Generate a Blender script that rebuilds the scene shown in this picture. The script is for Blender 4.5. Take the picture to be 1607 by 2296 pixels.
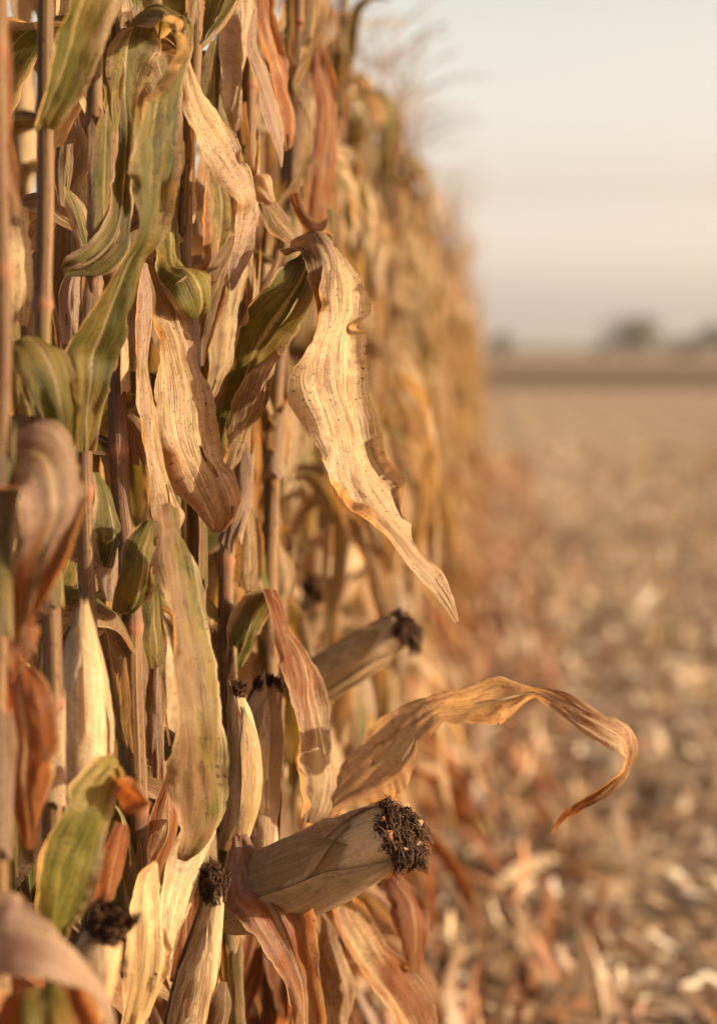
import bpy, math, random
import numpy as np
from mathutils import Vector, Matrix, noise as mn

random.seed(11); rng = np.random.default_rng(11)
R = math.radians
for o in list(bpy.data.objects): bpy.data.objects.remove(o)
scene = bpy.context.scene
col = scene.collection

# ------------------------------------------------------------------ camera
FPX = 85.0/36.0*2296.0            # focal length in sketch pixels (sketch = 1607 x 2296)
CAM = Vector((0, 0, 1.27))
YAW, PITCH = math.atan(286.5/FPX), math.atan((1148-790)/FPX)
cd = bpy.data.cameras.new('camera'); cam = bpy.data.objects.new('camera', cd); col.objects.link(cam)
cd.sensor_fit = 'VERTICAL'; cd.sensor_height = 36; cd.lens = 85
cd.clip_start = 0.05; cd.clip_end = 20000
cam.location = CAM; cam.rotation_euler = (math.pi/2-PITCH, 0, YAW)
cd.dof.use_dof = True; cd.dof.focus_distance = 2.28; cd.dof.aperture_fstop = 3.2
cd.dof.aperture_blades = 0
scene.camera = cam
CM = cam.rotation_euler.to_matrix()
def P(px, py, d):
    """a measured direction and a distance along the lens axis -> world point"""
    return CAM + CM @ (Vector(((px-803.5)/FPX, (1148-py)/FPX, -1.0))*d)

# ------------------------------------------------------------------ node helpers
class NT:
    def __init__(s, name):
        s.m = bpy.data.materials.new(name); s.m.use_nodes = True
        s.t = s.m.node_tree; s.t.nodes.clear()
        s.out = s.t.nodes.new('ShaderNodeOutputMaterial')
    def n(s, typ, **kw):
        nd = s.t.nodes.new('ShaderNode'+typ)
        for k, v in kw.items():
            if k.startswith('i_'):
                nd.inputs[k[2:].replace('_', ' ')].default_value = v
            else: setattr(nd, k, v)
        return nd
    def l(s, a, b): s.t.links.new(a, b)
    def _in(s, sock, v):
        if isinstance(v, bpy.types.NodeSocket): s.l(v, sock)
        else: sock.default_value = v
    def math(s, op, a, b=0.0, c=None, clamp=False):
        nd = s.t.nodes.new('ShaderNodeMath'); nd.operation = op; nd.use_clamp = clamp
        s._in(nd.inputs[0], a); s._in(nd.inputs[1], b)
        if c is not None: s._in(nd.inputs[2], c)
        return nd.outputs[0]
    def ss(s, v, a, b):
        nd = s.t.nodes.new('ShaderNodeMapRange'); nd.interpolation_type = 'SMOOTHSTEP'
        s._in(nd.inputs['Value'], v); nd.inputs['From Min'].default_value = a; nd.inputs['From Max'].default_value = b
        return nd.outputs['Result']
    def mix(s, f, a, b, typ='MIX'):
        nd = s.t.nodes.new('ShaderNodeMix'); nd.data_type = 'RGBA'; nd.blend_type = typ
        s._in(nd.inputs['Factor'], f)
        for k, v in ((6, a), (7, b)):
            if isinstance(v, tuple): v = (*v, 1.0) if len(v) == 3 else v
            s._in(nd.inputs[k], v)
        return nd.outputs[2]
    def comb(s, x, y, z):
        nd = s.t.nodes.new('ShaderNodeCombineXYZ')
        for i, v in enumerate((x, y, z)): s._in(nd.inputs[i], v)
        return nd.outputs[0]
    def noise(s, vec, scale=1.0, detail=2.0, rough=0.5):
        nd = s.t.nodes.new('ShaderNodeTexNoise'); s.l(vec, nd.inputs['Vector'])
        nd.inputs['Scale'].default_value = scale; nd.inputs['Detail'].default_value = detail
        nd.inputs['Roughness'].default_value = rough
        return nd.outputs['Fac']

def leaf_material(name, spots=1.0, transl=0.54, pale=(0.58, 0.45, 0.27), tan=(0.215, 0.125, 0.058), rust=(0.25, 0.088, 0.026), midrib=True):
    t = NT(name)
    uv = t.n('UVMap'); sep = t.n('SeparateXYZ'); t.l(uv.outputs[0], sep.inputs[0])
    u, v = sep.outputs[0], sep.outputs[1]
    at = t.n('Attribute', attribute_name='leafdata')
    sc = t.n('SeparateColor'); t.l(at.outputs['Color'], sc.inputs[0])
    green, rusty, grey, seed = sc.outputs[0], sc.outputs[1], sc.outputs[2], at.outputs['Alpha']
    z = t.math('MULTIPLY', seed, 73.0)
    warp = t.math('MULTIPLY', t.math('SUBTRACT', t.noise(t.comb(t.math('MULTIPLY', u, 2.0), t.math('MULTIPLY', v, 11.0), z), 1, 3.0), 0.5), 0.07)
    uw = t.math('ADD', u, warp)
    fine = t.noise(t.comb(t.math('MULTIPLY', uw, 84.0), t.math('MULTIPLY', v, 20.0), z), 1, 3.0, 0.65)
    mid = t.noise(t.comb(t.math('MULTIPLY', uw, 24.0), t.math('MULTIPLY', v, 17.0), z), 1, 4.0, 0.65)
    blot = t.noise(t.comb(t.math('MULTIPLY', u, 2.2), t.math('MULTIPLY', v, 9.0), z), 1, 4.0, 0.62)
    blot2 = t.noise(t.comb(t.math('MULTIPLY', u, 2.8), t.math('MULTIPLY', v, 14.0), t.math('ADD', z, 31.0)), 1, 4.0, 0.65)
    mott = t.noise(t.comb(t.math('MULTIPLY', u, 7.0), t.math('MULTIPLY', v, 120.0), z), 1, 5.0, 0.7)
    s = t.math('ADD', t.math('ADD', t.math('MULTIPLY', fine, 0.45), t.math('MULTIPLY', mid, 0.42)), t.math('MULTIPLY', mott, 0.33))
    c = t.mix(t.ss(t.math('ADD', s, t.math('ADD', t.math('MULTIPLY', t.math('SUBTRACT', blot2, 0.5), 0.6), t.math('MULTIPLY', t.math('SUBTRACT', t.math('FRACT', t.math('MULTIPLY', seed, 5.3)), 0.4), 0.26))), 0.46, 0.78), tan, pale)
    c = t.mix(t.math('MULTIPLY', t.ss(t.math('ADD', blot, t.math('FRACT', t.math('MULTIPLY', seed, 7.7))), 0.9, 1.4), 0.45), c, (0.36, 0.23, 0.08))
    # rusty, tan and weathered grey areas
    c = t.mix(t.ss(t.math('ADD', t.math('ADD', blot, t.math('MULTIPLY', fine, 0.25)), rusty), 0.80, 1.18), c, rust)
    c = t.mix(t.math('MULTIPLY', t.ss(t.math('ADD', blot2, grey), 0.62, 0.98), 0.75), c, (0.36, 0.255, 0.205))
    # green still left between the veins
    e = t.math('ABSOLUTE', t.math('SUBTRACT', t.math('MULTIPLY', u, 2.0), 1.0))
    gm = t.math('ADD', t.math('ADD', t.math('MULTIPLY', blot2, 0.8), t.math('MULTIPLY', mid, 0.45)),
                t.math('SUBTRACT', green, t.math('MULTIPLY', t.math('POWER', e, 3.0), 0.35)))
    gcol = t.mix(t.ss(fine, 0.35, 0.65), (0.050, 0.058, 0.005), (0.15, 0.145, 0.018))
    gcol = t.mix(t.ss(blot, 0.42, 0.62), gcol, (0.24, 0.18, 0.04))
    c = t.mix(t.math('MULTIPLY', t.ss(gm, 0.82, 1.0), 0.93), c, gcol)
    mk = t.ss(t.math('ADD', mott, t.math('MULTIPLY', t.math('SUBTRACT', blot2, 0.5), 0.9)), 0.53, 0.74)
    c = t.mix(t.math('MULTIPLY', mk, 0.6), c, t.mix(1.0, c, (0.46, 0.33, 0.22), 'MULTIPLY'))
    hv = t.n('HueSaturation'); t.l(c, hv.inputs['Color']); t.l(t.math('ADD', 0.80, t.math('MULTIPLY', t.math('FRACT', t.math('MULTIPLY', seed, 11.7)), 0.5)), hv.inputs['Value']); c = hv.outputs[0]
    # bleached dry edge
    c = t.mix(t.math('MULTIPLY', t.ss(e, 0.86, 0.99), 0.55), c, (0.52, 0.36, 0.19))
    if midrib:
        mr = t.ss(t.math('ABSOLUTE', t.math('SUBTRACT', u, 0.5)), 0.042, 0.012)
        c = t.mix(t.math('MULTIPLY', mr, 0.6), c, (0.50, 0.40, 0.22))
    # brown rust specks and small scabs
    vor = t.n('TexVoronoi', feature='F1'); vor.inputs['Randomness'].default_value = 1.0; vor.inputs['Scale'].default_value = 1.0
    t.l(t.comb(t.math('ADD', t.math('MULTIPLY', u, 30.0), t.math('MULTIPLY', fine, 1.5)), t.math('ADD', t.math('MULTIPLY', v, 330.0), t.math('MULTIPLY', mid, 3.0)), z), vor.inputs['Vector'])
    vs = t.n('SeparateColor'); t.l(vor.outputs['Color'], vs.inputs[0])
    dens = t.ss(t.math('ADD', t.math('ADD', blot2, t.math('MULTIPLY', vs.outputs[0], 0.5)), t.math('MULTIPLY', t.math('FRACT', t.math('MULTIPLY', seed, 17.3)), 0.5)), 0.86, 1.04)
    dot = t.ss(t.math('ADD', vor.outputs['Distance'], t.math('MULTIPLY', vs.outputs[1], 0.3)), 0.5, 0.2)
    c = t.mix(t.math('MULTIPLY', t.math('MULTIPLY', dot, dens), 0.8*spots), c, (0.075, 0.028, 0.010))
    vor2 = t.n('TexVoronoi', feature='F1'); vor2.inputs['Scale'].default_value = 1.0
    t.l(t.comb(t.math('MULTIPLY', u, 5.0), t.math('MULTIPLY', v, 42.0), t.math('ADD', z, 9.0)), vor2.inputs['Vector'])
    vs2 = t.n('SeparateColor'); t.l(vor2.outputs['Color'], vs2.inputs[0])
    dot2 = t.math('MULTIPLY', t.ss(vor2.outputs['Distance'], 0.34, 0.12), t.ss(vs2.outputs[1], 0.93, 0.96))
    c = t.mix(t.math('MULTIPLY', dot2, 0.65*spots), c, (0.10, 0.045, 0.018))
    # veins and crinkles
    h = t.math('ADD', t.math('MULTIPLY', fine, 0.8), t.math('MULTIPLY', mid, 0.75))
    h = t.math('ADD', h, t.math('MULTIPLY', t.noise(t.comb(t.math('MULTIPLY', u, 9.0), t.math('MULTIPLY', v, 70.0), z), 1, 2.0), 0.35))
    bp = t.n('Bump'); bp.inputs['Strength'].default_value = 0.85; bp.inputs['Distance'].default_value = 0.0020
    t.l(h, bp.inputs['Height'])
    b = t.n('BsdfPrincipled'); b.inputs['Roughness'].default_value = 0.52
    b.inputs['Specular IOR Level'].default_value = 0.35
    t.l(c, b.inputs['Base Color']); t.l(bp.outputs[0], b.inputs['Normal'])
    tr = t.n('BsdfTranslucent'); t.l(bp.outputs[0], tr.inputs['Normal'])
    t.l(t.mix(1.0, c, (1.0, 0.76, 0.48), 'MULTIPLY'), tr.inputs['Color'])
    ms = t.n('MixShader'); ms.inputs[0].default_value = transl
    t.l(b.outputs[0], ms.inputs[1]); t.l(tr.outputs[0], ms.inputs[2])
    t.l(ms.outputs[0], t.out.inputs['Surface'])
    return t.m

def stalk_material():
    t = NT('dry_stalk')
    uv = t.n('UVMap'); sep = t.n('SeparateXYZ'); t.l(uv.outputs[0], sep.inputs[0])
    u, v = sep.outputs[0], sep.outputs[1]
    at = t.n('Attribute', attribute_name='leafdata')
    sc = t.n('SeparateColor'); t.l(at.outputs['Color'], sc.inputs[0])
    green, node, dark, seed = sc.outputs[0], sc.outputs[1], sc.outputs[2], at.outputs['Alpha']
    z = t.math('MULTIPLY', seed, 91.0)
    fib = t.noise(t.comb(t.math('MULTIPLY', u, 34.0), t.math('MULTIPLY', v, 5.0), z), 1, 3.0, 0.6)
    blot = t.noise(t.comb(t.math('MULTIPLY', u, 3.0), t.math('MULTIPLY', v, 11.0), z), 1, 4.0, 0.62)
    c = t.mix(t.ss(fib, 0.36, 0.66), (0.06, 0.030, 0.014), (0.19, 0.115, 0.050))
    c = t.mix(t.ss(blot, 0.52, 0.74), c, (0.17, 0.072, 0.038))
    c = t.mix(t.math('MULTIPLY', t.ss(t.math('ADD', blot, dark), 0.55, 0.85), 0.8), c, (0.085, 0.042, 0.024))
    c = t.mix(t.math('MULTIPLY', t.ss(t.math('ADD', fib, green), 1.0, 1.4), 0.9), c, (0.14, 0.15, 0.025))
    vor = t.n('TexVoronoi', feature='F1'); vor.inputs['Scale'].default_value = 1.0
    t.l(t.comb(t.math('MULTIPLY', u, 9.0), t.math('MULTIPLY', v, 95.0), z), vor.inputs['Vector'])
    vs = t.n('SeparateColor'); t.l(vor.outputs['Color'], vs.inputs[0])
    dot = t.math('MULTIPLY', t.ss(vor.outputs['Distance'], 0.40, 0.15), t.ss(t.math('ADD', vs.outputs[0], blot), 0.92, 1.02))
    c = t.mix(t.math('MULTIPLY', dot, 0.75), c, (0.055, 0.022, 0.012))
    c = t.mix(t.math('MULTIPLY', node, 0.75), c, (0.20, 0.085, 0.045))
    bp = t.n('Bump'); bp.inputs['Strength'].default_value = 0.6; bp.inputs['Distance'].default_value = 0.0015
    t.l(t.math('ADD', fib, t.math('MULTIPLY', blot, 0.5)), bp.inputs['Height'])
    b = t.n('BsdfPrincipled'); b.inputs['Roughness'].default_value = 0.6
    b.inputs['Specular IOR Level'].default_value = 0.15
    t.l(c, b.inputs['Base Color']); t.l(bp.outputs[0], b.inputs['Normal']); t.l(b.outputs[0], t.out.inputs['Surface'])
    return t.m

def plain_material(name, c0, c1, scale, rough=0.9, coord='Object'):
    t = NT(name); tc = t.n('TexCoord')
    f = t.noise(tc.outputs[coord], scale, 4.0, 0.6)
    b = t.n('BsdfPrincipled'); b.inputs['Roughness'].default_value = rough; b.inputs['Specular IOR Level'].default_value = 0.15
    t.l(t.mix(t.ss(f, 0.35, 0.65), c0, c1), b.inputs['Base Color']); t.l(b.outputs[0], t.out.inputs['Surface'])
    return t.m

M_LEAF = leaf_material('dry_corn_leaf')
M_HUSK = leaf_material('dry_husk', spots=0.45, transl=0.22, pale=(0.60, 0.47, 0.29), tan=(0.33, 0.22, 0.115), rust=(0.30, 0.125, 0.04), midrib=False)
M_STALK = stalk_material()
M_SILK = plain_material('dried_silk', (0.018, 0.009, 0.005), (0.085, 0.040, 0.018), 300, 0.6)
M_TASSEL = plain_material('dry_tassel', (0.20, 0.13, 0.09), (0.34, 0.23, 0.14), 60)

# ------------------------------------------------------------------ mesh collector
class MB:
    def __init__(s): s.v = []; s.f = []; s.uv = []; s.d = []
    def grid(s, pts, uvs, dat, cut=()):
        """pts[rows][cols]"""
        b = len(s.v); nr, nc = len(pts), len(pts[0])
        for r in range(nr):
            for c in range(nc):
                s.v.append(tuple(pts[r][c])); s.uv.append(uvs[r][c]); s.d.append(dat[r][c] if isinstance(dat[r], list) else dat[r])
        for r in range(nr-1):
            for c in range(nc-1):
                if (r, c) in cut: continue
                a = b+r*nc+c; s.f.append((a, a+1, a+nc+1, a+nc))
    def add(s, o):
        b = len(s.v); s.v += o.v; s.uv += o.uv; s.d += o.d
        s.f += [tuple(i+b for i in f) for f in o.f]
    def build(s, name, mat, parent=None, origin=None, mats=None, fm=None):
        me = bpy.data.meshes.new(name)
        v = s.v
        if origin is not None: v = [(a[0]-origin[0], a[1]-origin[1], a[2]-origin[2]) for a in v]
        me.from_pydata(v, [], s.f)
        lu = np.array([l.vertex_index for l in me.loops]) if len(me.loops) < 0 else None
        n = len(me.loops); idx = np.empty(n, dtype=np.int32); me.loops.foreach_get('vertex_index', idx)
        ul = me.uv_layers.new(name='UVMap'); ul.data.foreach_set('uv', np.array(s.uv, dtype=np.float32)[idx].ravel())
        ca = me.color_attributes.new('leafdata', 'FLOAT_COLOR', 'POINT')
        ca.data.foreach_set('color', np.array(s.d, dtype=np.float32).ravel())
        me.polygons.foreach_set('use_smooth', np.ones(len(me.polygons), dtype=bool))
        if mats:
            for m in mats: me.materials.append(m)
            me.polygons.foreach_set('material_index', np.array(fm, dtype=np.int32))
        else: me.materials.append(mat)
        o = bpy.data.objects.new(name, me); col.objects.link(o)
        if parent is not None: o.parent = parent
        return o

def tag(o, label=None, cat=None, group=None, kind=None):
    for k, v in (('label', label), ('category', cat), ('group', group), ('kind', kind)):
        if v: o[k] = v
    return o
def empty(name, loc):
    o = bpy.data.objects.new(name, None); col.objects.link(o); o.location = loc; o.empty_display_size = 0.1
    return o

def cr(pts, t):
    """Catmull-Rom through a list of vectors, t in 0..n-1"""
    n = len(pts); i = min(int(t), n-2); f = t-i
    p1, p2 = pts[i], pts[i+1]
    p0 = pts[i-1] if i > 0 else p1*2-p2
    p3 = pts[i+2] if i+2 < n else p2*2-p1
    return 0.5*((2*p1)+(p2-p0)*f+(2*p0-5*p1+4*p2-p3)*f*f+(3*p1-p0-3*p2+p3)*f**3)
def lerp2(p, t): return p if not isinstance(p, tuple) else p[0]+(p[1]-p[0])*t

def strip(mb, Ls, Rs, green=0.0, rust=0.1, grey=0.0, cup=0.12, fold=0.0, ruffle=0.03, freq=9.0, crumple=0.0032, seed=None,
          nacross=13, dens=95.0, face=None, ragged=0.085, maxn=90, ur=(0, 1), edgecurl=0.32, split=0.6):
    """a leaf blade between two edge polylines"""
    if seed is None: seed = random.random()
    Ls = [Vector(p) for p in Ls]; Rs = [Vector(p) for p in Rs]
    n = len(Ls)
    Cs = [(a+b)/2 for a, b in zip(Ls, Rs)]
    L = sum((Cs[i+1]-Cs[i]).length for i in range(n-1))
    N = int(min(maxn, max(10, L*dens)))
    # arc-length parameter
    ts = [i*(n-1)/240 for i in range(241)]
    cc = [cr(Cs, t) for t in ts]; acc = [0.0]
    for i in range(240): acc.append(acc[-1]+(cc[i+1]-cc[i]).length)
    tot = acc[-1]; par = []; j = 0
    for k in range(N+1):
        s = tot*k/N
        while j < 239 and acc[j+1] < s: j += 1
        par.append(ts[j]+(ts[j+1]-ts[j])*((s-acc[j])/max(1e-9, acc[j+1]-acc[j])))
    sides = [[cr(Ls, t), cr(Rs, t)] for t in par]
    pts, uvs, dat = [], [], []; pn = None
    so = seed*50.0
    for k in range(N+1):
        a, b = sides[k]; C = (a+b)/2; W = b-a; w = W.length
        a0, b0 = sides[max(0, k-1)]; a1, b1 = sides[min(N, k+1)]
        T = (a1+b1-a0-b0)
        nr = W.cross(T)
        if nr.length < 1e-12: nr = pn.copy() if pn else Vector((0, -1, 0))
        nr.normalize()
        if pn is None:
            tow = (face if face is not None else (CAM-C))
            if nr.dot(tow) < 0: nr.negate()
        elif nr.dot(pn) < -0.05: nr.negate()
        pn = nr
        v = tot*k/N; tt = k/N
        row, ru, rd = [], [], []
        for c in range(nacross):
            s = -1+2*c/(nacross-1); sd = 1 if s > 0 else -1
            jag = 1+ragged*abs(s)*(mn.noise(Vector((v*38, sd*3.1, so)))+0.7*mn.noise(Vector((v*130, sd*7.7, so)))+0.5*mn.noise(Vector((v*330, sd*2.7, so))))
            jag -= min(0.45, max(0, mn.noise(Vector((v*46, sd*9.3, so+3)))-0.30)*ragged*11*abs(s)**4)
            off = cup*w*(1-abs(s)**1.5)-fold*w*abs(s)+w*0.075*mn.noise(Vector((s*2.2+so, v*6, so)))+w*0.05*abs(mn.noise(Vector((s*5.5+so, v*9, so+2))))-w*0.035*math.exp(-(s/0.09)**2)+edgecurl*w*max(0, abs(s)-0.78)**1.3*(mn.noise(Vector((v*11, sd*4.0, so+8)))+0.15)*9
            off += w*ruffle*abs(s)**1.6*(math.sin(2*math.pi*freq*v+sd*1.3+so)+0.8*mn.noise(Vector((v*21, sd*5.0, so))))*1.3
            off += crumple*(mn.noise(Vector((s*1.6, v*17, so)))+0.6*mn.noise(Vector((s*4.5, v*9, so+5)))+0.45*mn.noise(Vector((s*3.5, v*48, so+9)))+1.1*abs(mn.noise(Vector((s*2.0+v*9, v*24, so+13)))))*min(1, w/0.03)
            row.append(C+W*(s*0.5*jag)+nr*off)
            ru.append((ur[0]+(ur[1]-ur[0])*(0.5+0.5*s), v))
            rd.append((lerp2(green, tt), lerp2(rust, tt), lerp2(grey, tt), seed))
        pts.append(row); uvs.append(ru); dat.append(rd)
    cut = set(); rs = random.Random(int(seed*1e6))
    if split and N > 24 and nacross >= 11:
        for q in range(rs.choice([1, 2, 3, 4])):      # splits running up from the frayed tip or in from an edge
            if rs.random() > split: continue
            c = rs.randint(2, nacross-4); k0 = N if rs.random() < .6 else rs.randint(N//2, N); ln = int(N*rs.uniform(.06, .22))
            for k in range(max(0, k0-ln), min(N, k0)): cut.add((k, c))
    mb.grid(pts, uvs, dat, cut)
    return mb

def tube(mb, pts, rads, sides=10, seed=0.5, dat=None, cap=True):
    up = None; rows, uvs, ds = [], [], []
    v = 0.0
    for i, p in enumerate(pts):
        a = pts[max(0, i-1)]; b = pts[min(len(pts)-1, i+1)]
        T = (b-a).normalized()
        if up is None:
            up = T.orthogonal().normalized()
        up = (up-T*up.dot(T)).normalized(); sd = T.cross(up)
        if i: v += (p-pts[i-1]).length
        r = rads[i]
        rows.append([p+(up*math.cos(2*math.pi*k/sides)+sd*math.sin(2*math.pi*k/sides))*r for k in range(sides+1)])
        uvs.append([(k/sides, v) for k in range(sides+1)])
        d = dat[i] if dat else (0, 0, 0)
        ds.append([(*d, seed)]*(sides+1))
    mb.grid(rows, uvs, ds)
    if cap:
        for r, p in ((0, pts[0]), (len(pts)-1, pts[-1])):
            b = len(mb.v)
            for q in rows[r][:-1]: mb.v.append(tuple(q)); mb.uv.append((0.5, 0)); mb.d.append(ds[r][0])
            mb.f.append(tuple(range(b, b+sides)))

def stalk_mesh(path, rbase, rtop, seed, green=0.0, dark=0.0, step=0.165, sides=14, off=None, res=0.02):
    """path: points from the ground up. Nodes swell, sheath ends flare"""
    path = [Vector(p) for p in path]
    seg = [(path[i+1]-path[i]).length for i in range(len(path)-1)]; tot = sum(seg)
    def at(s):
        i = 0
        while i < len(seg)-1 and s > seg[i]: s -= seg[i]; i += 1
        return path[i].lerp(path[i+1], min(1, s/max(1e-6, seg[i])))
    off = (seed*0.6 % 1)*step if off is None else off
    ss = set(np.arange(0, tot, res).tolist()); nodes = np.arange(off, tot, step)
    for q in nodes:
        for e in (-0.016, -0.009, -0.004, 0.0, 0.004, 0.009, 0.016):
            if 0 < q+e < tot: ss.add(float(q+e))
    ss = sorted(ss)+[tot]
    pts, rads, dat = [], [], []
    for s in ss:
        p = at(s); f = s/tot; r = rbase+(rtop-rbase)*f
        dn = min(abs(s-q) for q in nodes) if len(nodes) else 9
        k = int((s-off)//step) if s > off else 0
        r *= 1+0.22*math.exp(-(dn/0.007)**2)
        fr = ((s-off) % step)/step
        r *= 1.05-0.07*fr
        p = p+Vector((mn.noise(Vector((s*6, seed*40, 0)))*0.004, mn.noise(Vector((s*6, seed*40, 7)))*0.004, 0))
        pts.append(p); rads.append(r)
        g = green*(1 if k % 3 == 1 else 0.3)
        dat.append((g, math.exp(-(dn/0.006)**2), dark*(0.6+0.4*math.sin(k*2.1))))
    mb = MB(); tube(mb, pts, rads, sides, seed, dat)
    return mb

def tassel_mesh(base, h, seed, nb=9, spread=0.6):
    rn = random.Random(seed); mb = MB()
    for b in range(nb):
        az = rn.uniform(0, 6.28); L = h*(1.0 if b == 0 else rn.uniform(0.55, 0.9)); s0 = 0 if b == 0 else rn.uniform(0, 0.35)*h
        e = R(88) if b == 0 else R(rn.uniform(40, 75)); p = Vector(base)+Vector((0, 0, s0)); pts = [p.copy()]
        for i in range(10):
            e -= (0.02 if b == 0 else 0.09*spread*1.6)
            p = p+Vector((math.cos(az)*math.cos(e), math.sin(az)*math.cos(e), math.sin(e)))*(L/10); pts.append(p.copy())
        tube(mb, pts, [0.0020*(1-0.55*i/10)*(1.0+0.5*(i % 2)) for i in range(11)], 5, rn.random())
        for i in range(2, 11):
            for q in range(2):
                d = Vector((rn.uniform(-1, 1), rn.uniform(-1, 1), rn.uniform(0.1, 1))).normalized()*0.009
                a = pts[i]; tube(mb, [a, a+d*0.5, a+d], [0.001, 0.0022, 0.0005], 4, 0.3, cap=False)
    return mb

# ------------------------------------------------------------------ ears
EAR_PROF = [(0, .50), (.08, .72), (.25, .95), (.5, 1.0), (.75, .93), (.9, .78), (1.0, .62)]
def prof(pr, t):
    for (a, x), (b, y) in zip(pr, pr[1:]):
        if t <= b: return x+(y-x)*((t-a)/(b-a))
    return pr[-1][1]
def ear_parts(base, tip, r, seed, nhusk=6, silk=260, silk_len=0.055, silk_dir=None, tone=(0, 0.1, 0.1), pr=EAR_PROF, lip=0.06, spread=0.5, silk_r=0.0006, cheap=False):
    rn = random.Random(seed); base = Vector(base); tip = Vector(tip)
    ax = tip-base; L = ax.length; A = ax.normalized()
    U = A.orthogonal().normalized(); V = A.cross(U)
    mb = MB(); ns = 22 if cheap else 44; na = 16 if cheap else 26
    bend = (U*rn.uniform(-1, 1)+V*rn.uniform(-1, 1))*0.05*L
    def C(t): return base+ax*t+bend*(4*t*(1-t))
    rows, uvs, ds = [], [], []
    for i in range(na+1):
        t = i/na; row = []
        for k in range(ns+1):
            ph = 2*math.pi*k/ns
            rr = r*prof(pr, t)*(1+0.022*math.sin(ph*9+seed+2*t)+0.03*mn.noise(Vector((math.cos(ph)*1.5, math.sin(ph)*1.5, t*3+seed))))
            te = t+(0.035*mn.noise(Vector((ph*2.2, seed, 1)))+0.02*mn.noise(Vector((math.cos(ph)*6, math.sin(ph)*6, seed)))) * max(0, t-0.8)*5
            row.append(C(te)+(U*math.cos(ph)+V*math.sin(ph))*rr)
        rows.append(row); uvs.append([(k/ns*2, t*L) for k in range(ns+1)]); ds.append([((*tone, (seed*0.137) % 1) if i < na else (0, .6, 0, (seed*0.137) % 1))]*(ns+1))
    # closed, slightly sunken end
    for q in (0.86, 0.05):
        rows.append([C(1.0-0.10*(1-q))+(p-C(1.0))*q for p in rows[na]]); uvs.append(uvs[na]); ds.append([(0, .95, 0, .1)]*(ns+1))
    mb.grid(rows, uvs, ds)
    hk = MB()
    for h in range(nhusk):
        ph0 = 2*math.pi*h/nhusk*1.9+rn.uniform(-.3, .3); half = R(rn.uniform(38, 62)); t1 = rn.uniform(0.84, 1.04)+lip
        gap = 1.03+0.045*(h % 3); tw = rn.uniform(-.35, .35); sd = rn.random()
        rows, uvs, ds = [], [], []; n2 = 12 if cheap else 26; m2 = 7 if cheap else 11
        ton = tuple(max(0, x+rn.uniform(-.12, .15)) if x > 0 else 0 for x in tone)
        for i in range(n2+1):
            t = t1*i/n2; f = i/n2
            wf = min(1, 0.55+2*f)*(1.0 if f < 0.72 else max(0.03, 1-((f-0.72)/0.28)**1.5))
            row = []
            for c in range(m2):
                s = -1+2*c/(m2-1); ph = ph0+tw*f+half*wf*s
                rr = r*prof(pr, min(1, t))*(gap+0.07*abs(s)**4*(0.6+math.sin(7*f+h*2))+0.03*mn.noise(Vector((s*3, f*4, sd*20)))+(0.10*max(0, f-0.8)*5*spread))
                rr += 0.0012*mn.noise(Vector((s*4, f*9, sd*30)))
                row.append(C(t)+(U*math.cos(ph)+V*math.sin(ph))*rr)
            rows.append(row); uvs.append([((c/(m2-1)), t*L) for c in range(m2)]); ds.append([(*ton, sd)]*m2)
        hk.grid(rows, uvs, ds)
    sk = MB(); sdir = Vector(silk_dir).normalized() if silk_dir is not None else A
    if silk:
        re = r*prof(pr, 1.0); ncl = 7 if cheap else 26
        rows, uvs, ds = [], [], []      # matted core
        for i in range(8):
            f = i/7; cc_ = C(0.94)+A*(0.03*L+re*0.16*f)+sdir*(re*0.5*f*f); row = []
            for k in range(15):
                ph = 2*math.pi*k/14; d = U*math.cos(ph)+V*math.sin(ph)
                q = re*1.0*math.sqrt(max(0.0004, 1-f**3))*(1+0.3*mn.noise(Vector((math.cos(ph)*2, math.sin(ph)*2, f*3+seed))))
                row.append(cc_+d*q)
            rows.append(row); uvs.append([(0, 0)]*15); ds.append([(0, 0, 0, 0)]*15)
        sk.grid(rows, uvs, ds)
        for c in range(ncl):
            ph = rn.uniform(0, 6.28); q = re*math.sqrt(rn.random())*1.02
            p = C(0.97)+(U*math.cos(ph)+V*math.sin(ph))*q
            d = (A*1.0+(U*math.cos(ph)+V*math.sin(ph))*0.25+Vector((rn.gauss(0, .25), rn.gauss(0, .25), rn.gauss(0, .25)))).normalized()
            ln = silk_len*rn.uniform(0.55, 1.0); g = [p.copy()]; m = 9
            for i in range(m):
                d = (d*0.8+sdir*0.42+Vector((rn.gauss(0, .3), rn.gauss(0, .3), rn.gauss(0, .3)))).normalized()
                p = p+d*ln/m; g.append(p.copy())
            for k in range(max(2, silk//ncl)):
                o0 = Vector((rn.gauss(0, 1), rn.gauss(0, 1), rn.gauss(0, 1)))*re*0.16; n_ = rn.randint(5, m); x = rn.uniform(0, 60)
                tube(sk, [g[i]+o0*(1-0.5*i/m)+Vector((mn.noise(Vector((i*.7, x, 0))), mn.noise(Vector((i*.7, x, 4))), mn.noise(Vector((i*.7, x, 8)))))*0.005 for i in range(n_)],
                     [silk_r*(1.2-0.08*i) for i in range(n_)], 3, 0.5, cap=False)
    return mb, hk, sk
def add_ear(plant, org, *a, label=None, **k):
    mb, hk, sk = ear_parts(*a, **k)
    e = mb.build('ear', M_HUSK, plant, org)
    if label: e['label'] = label
    if hk.v: hk.build('husk', M_HUSK, e, org)
    if sk.v: sk.build('silk', M_SILK, e, org)
    return e

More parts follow.
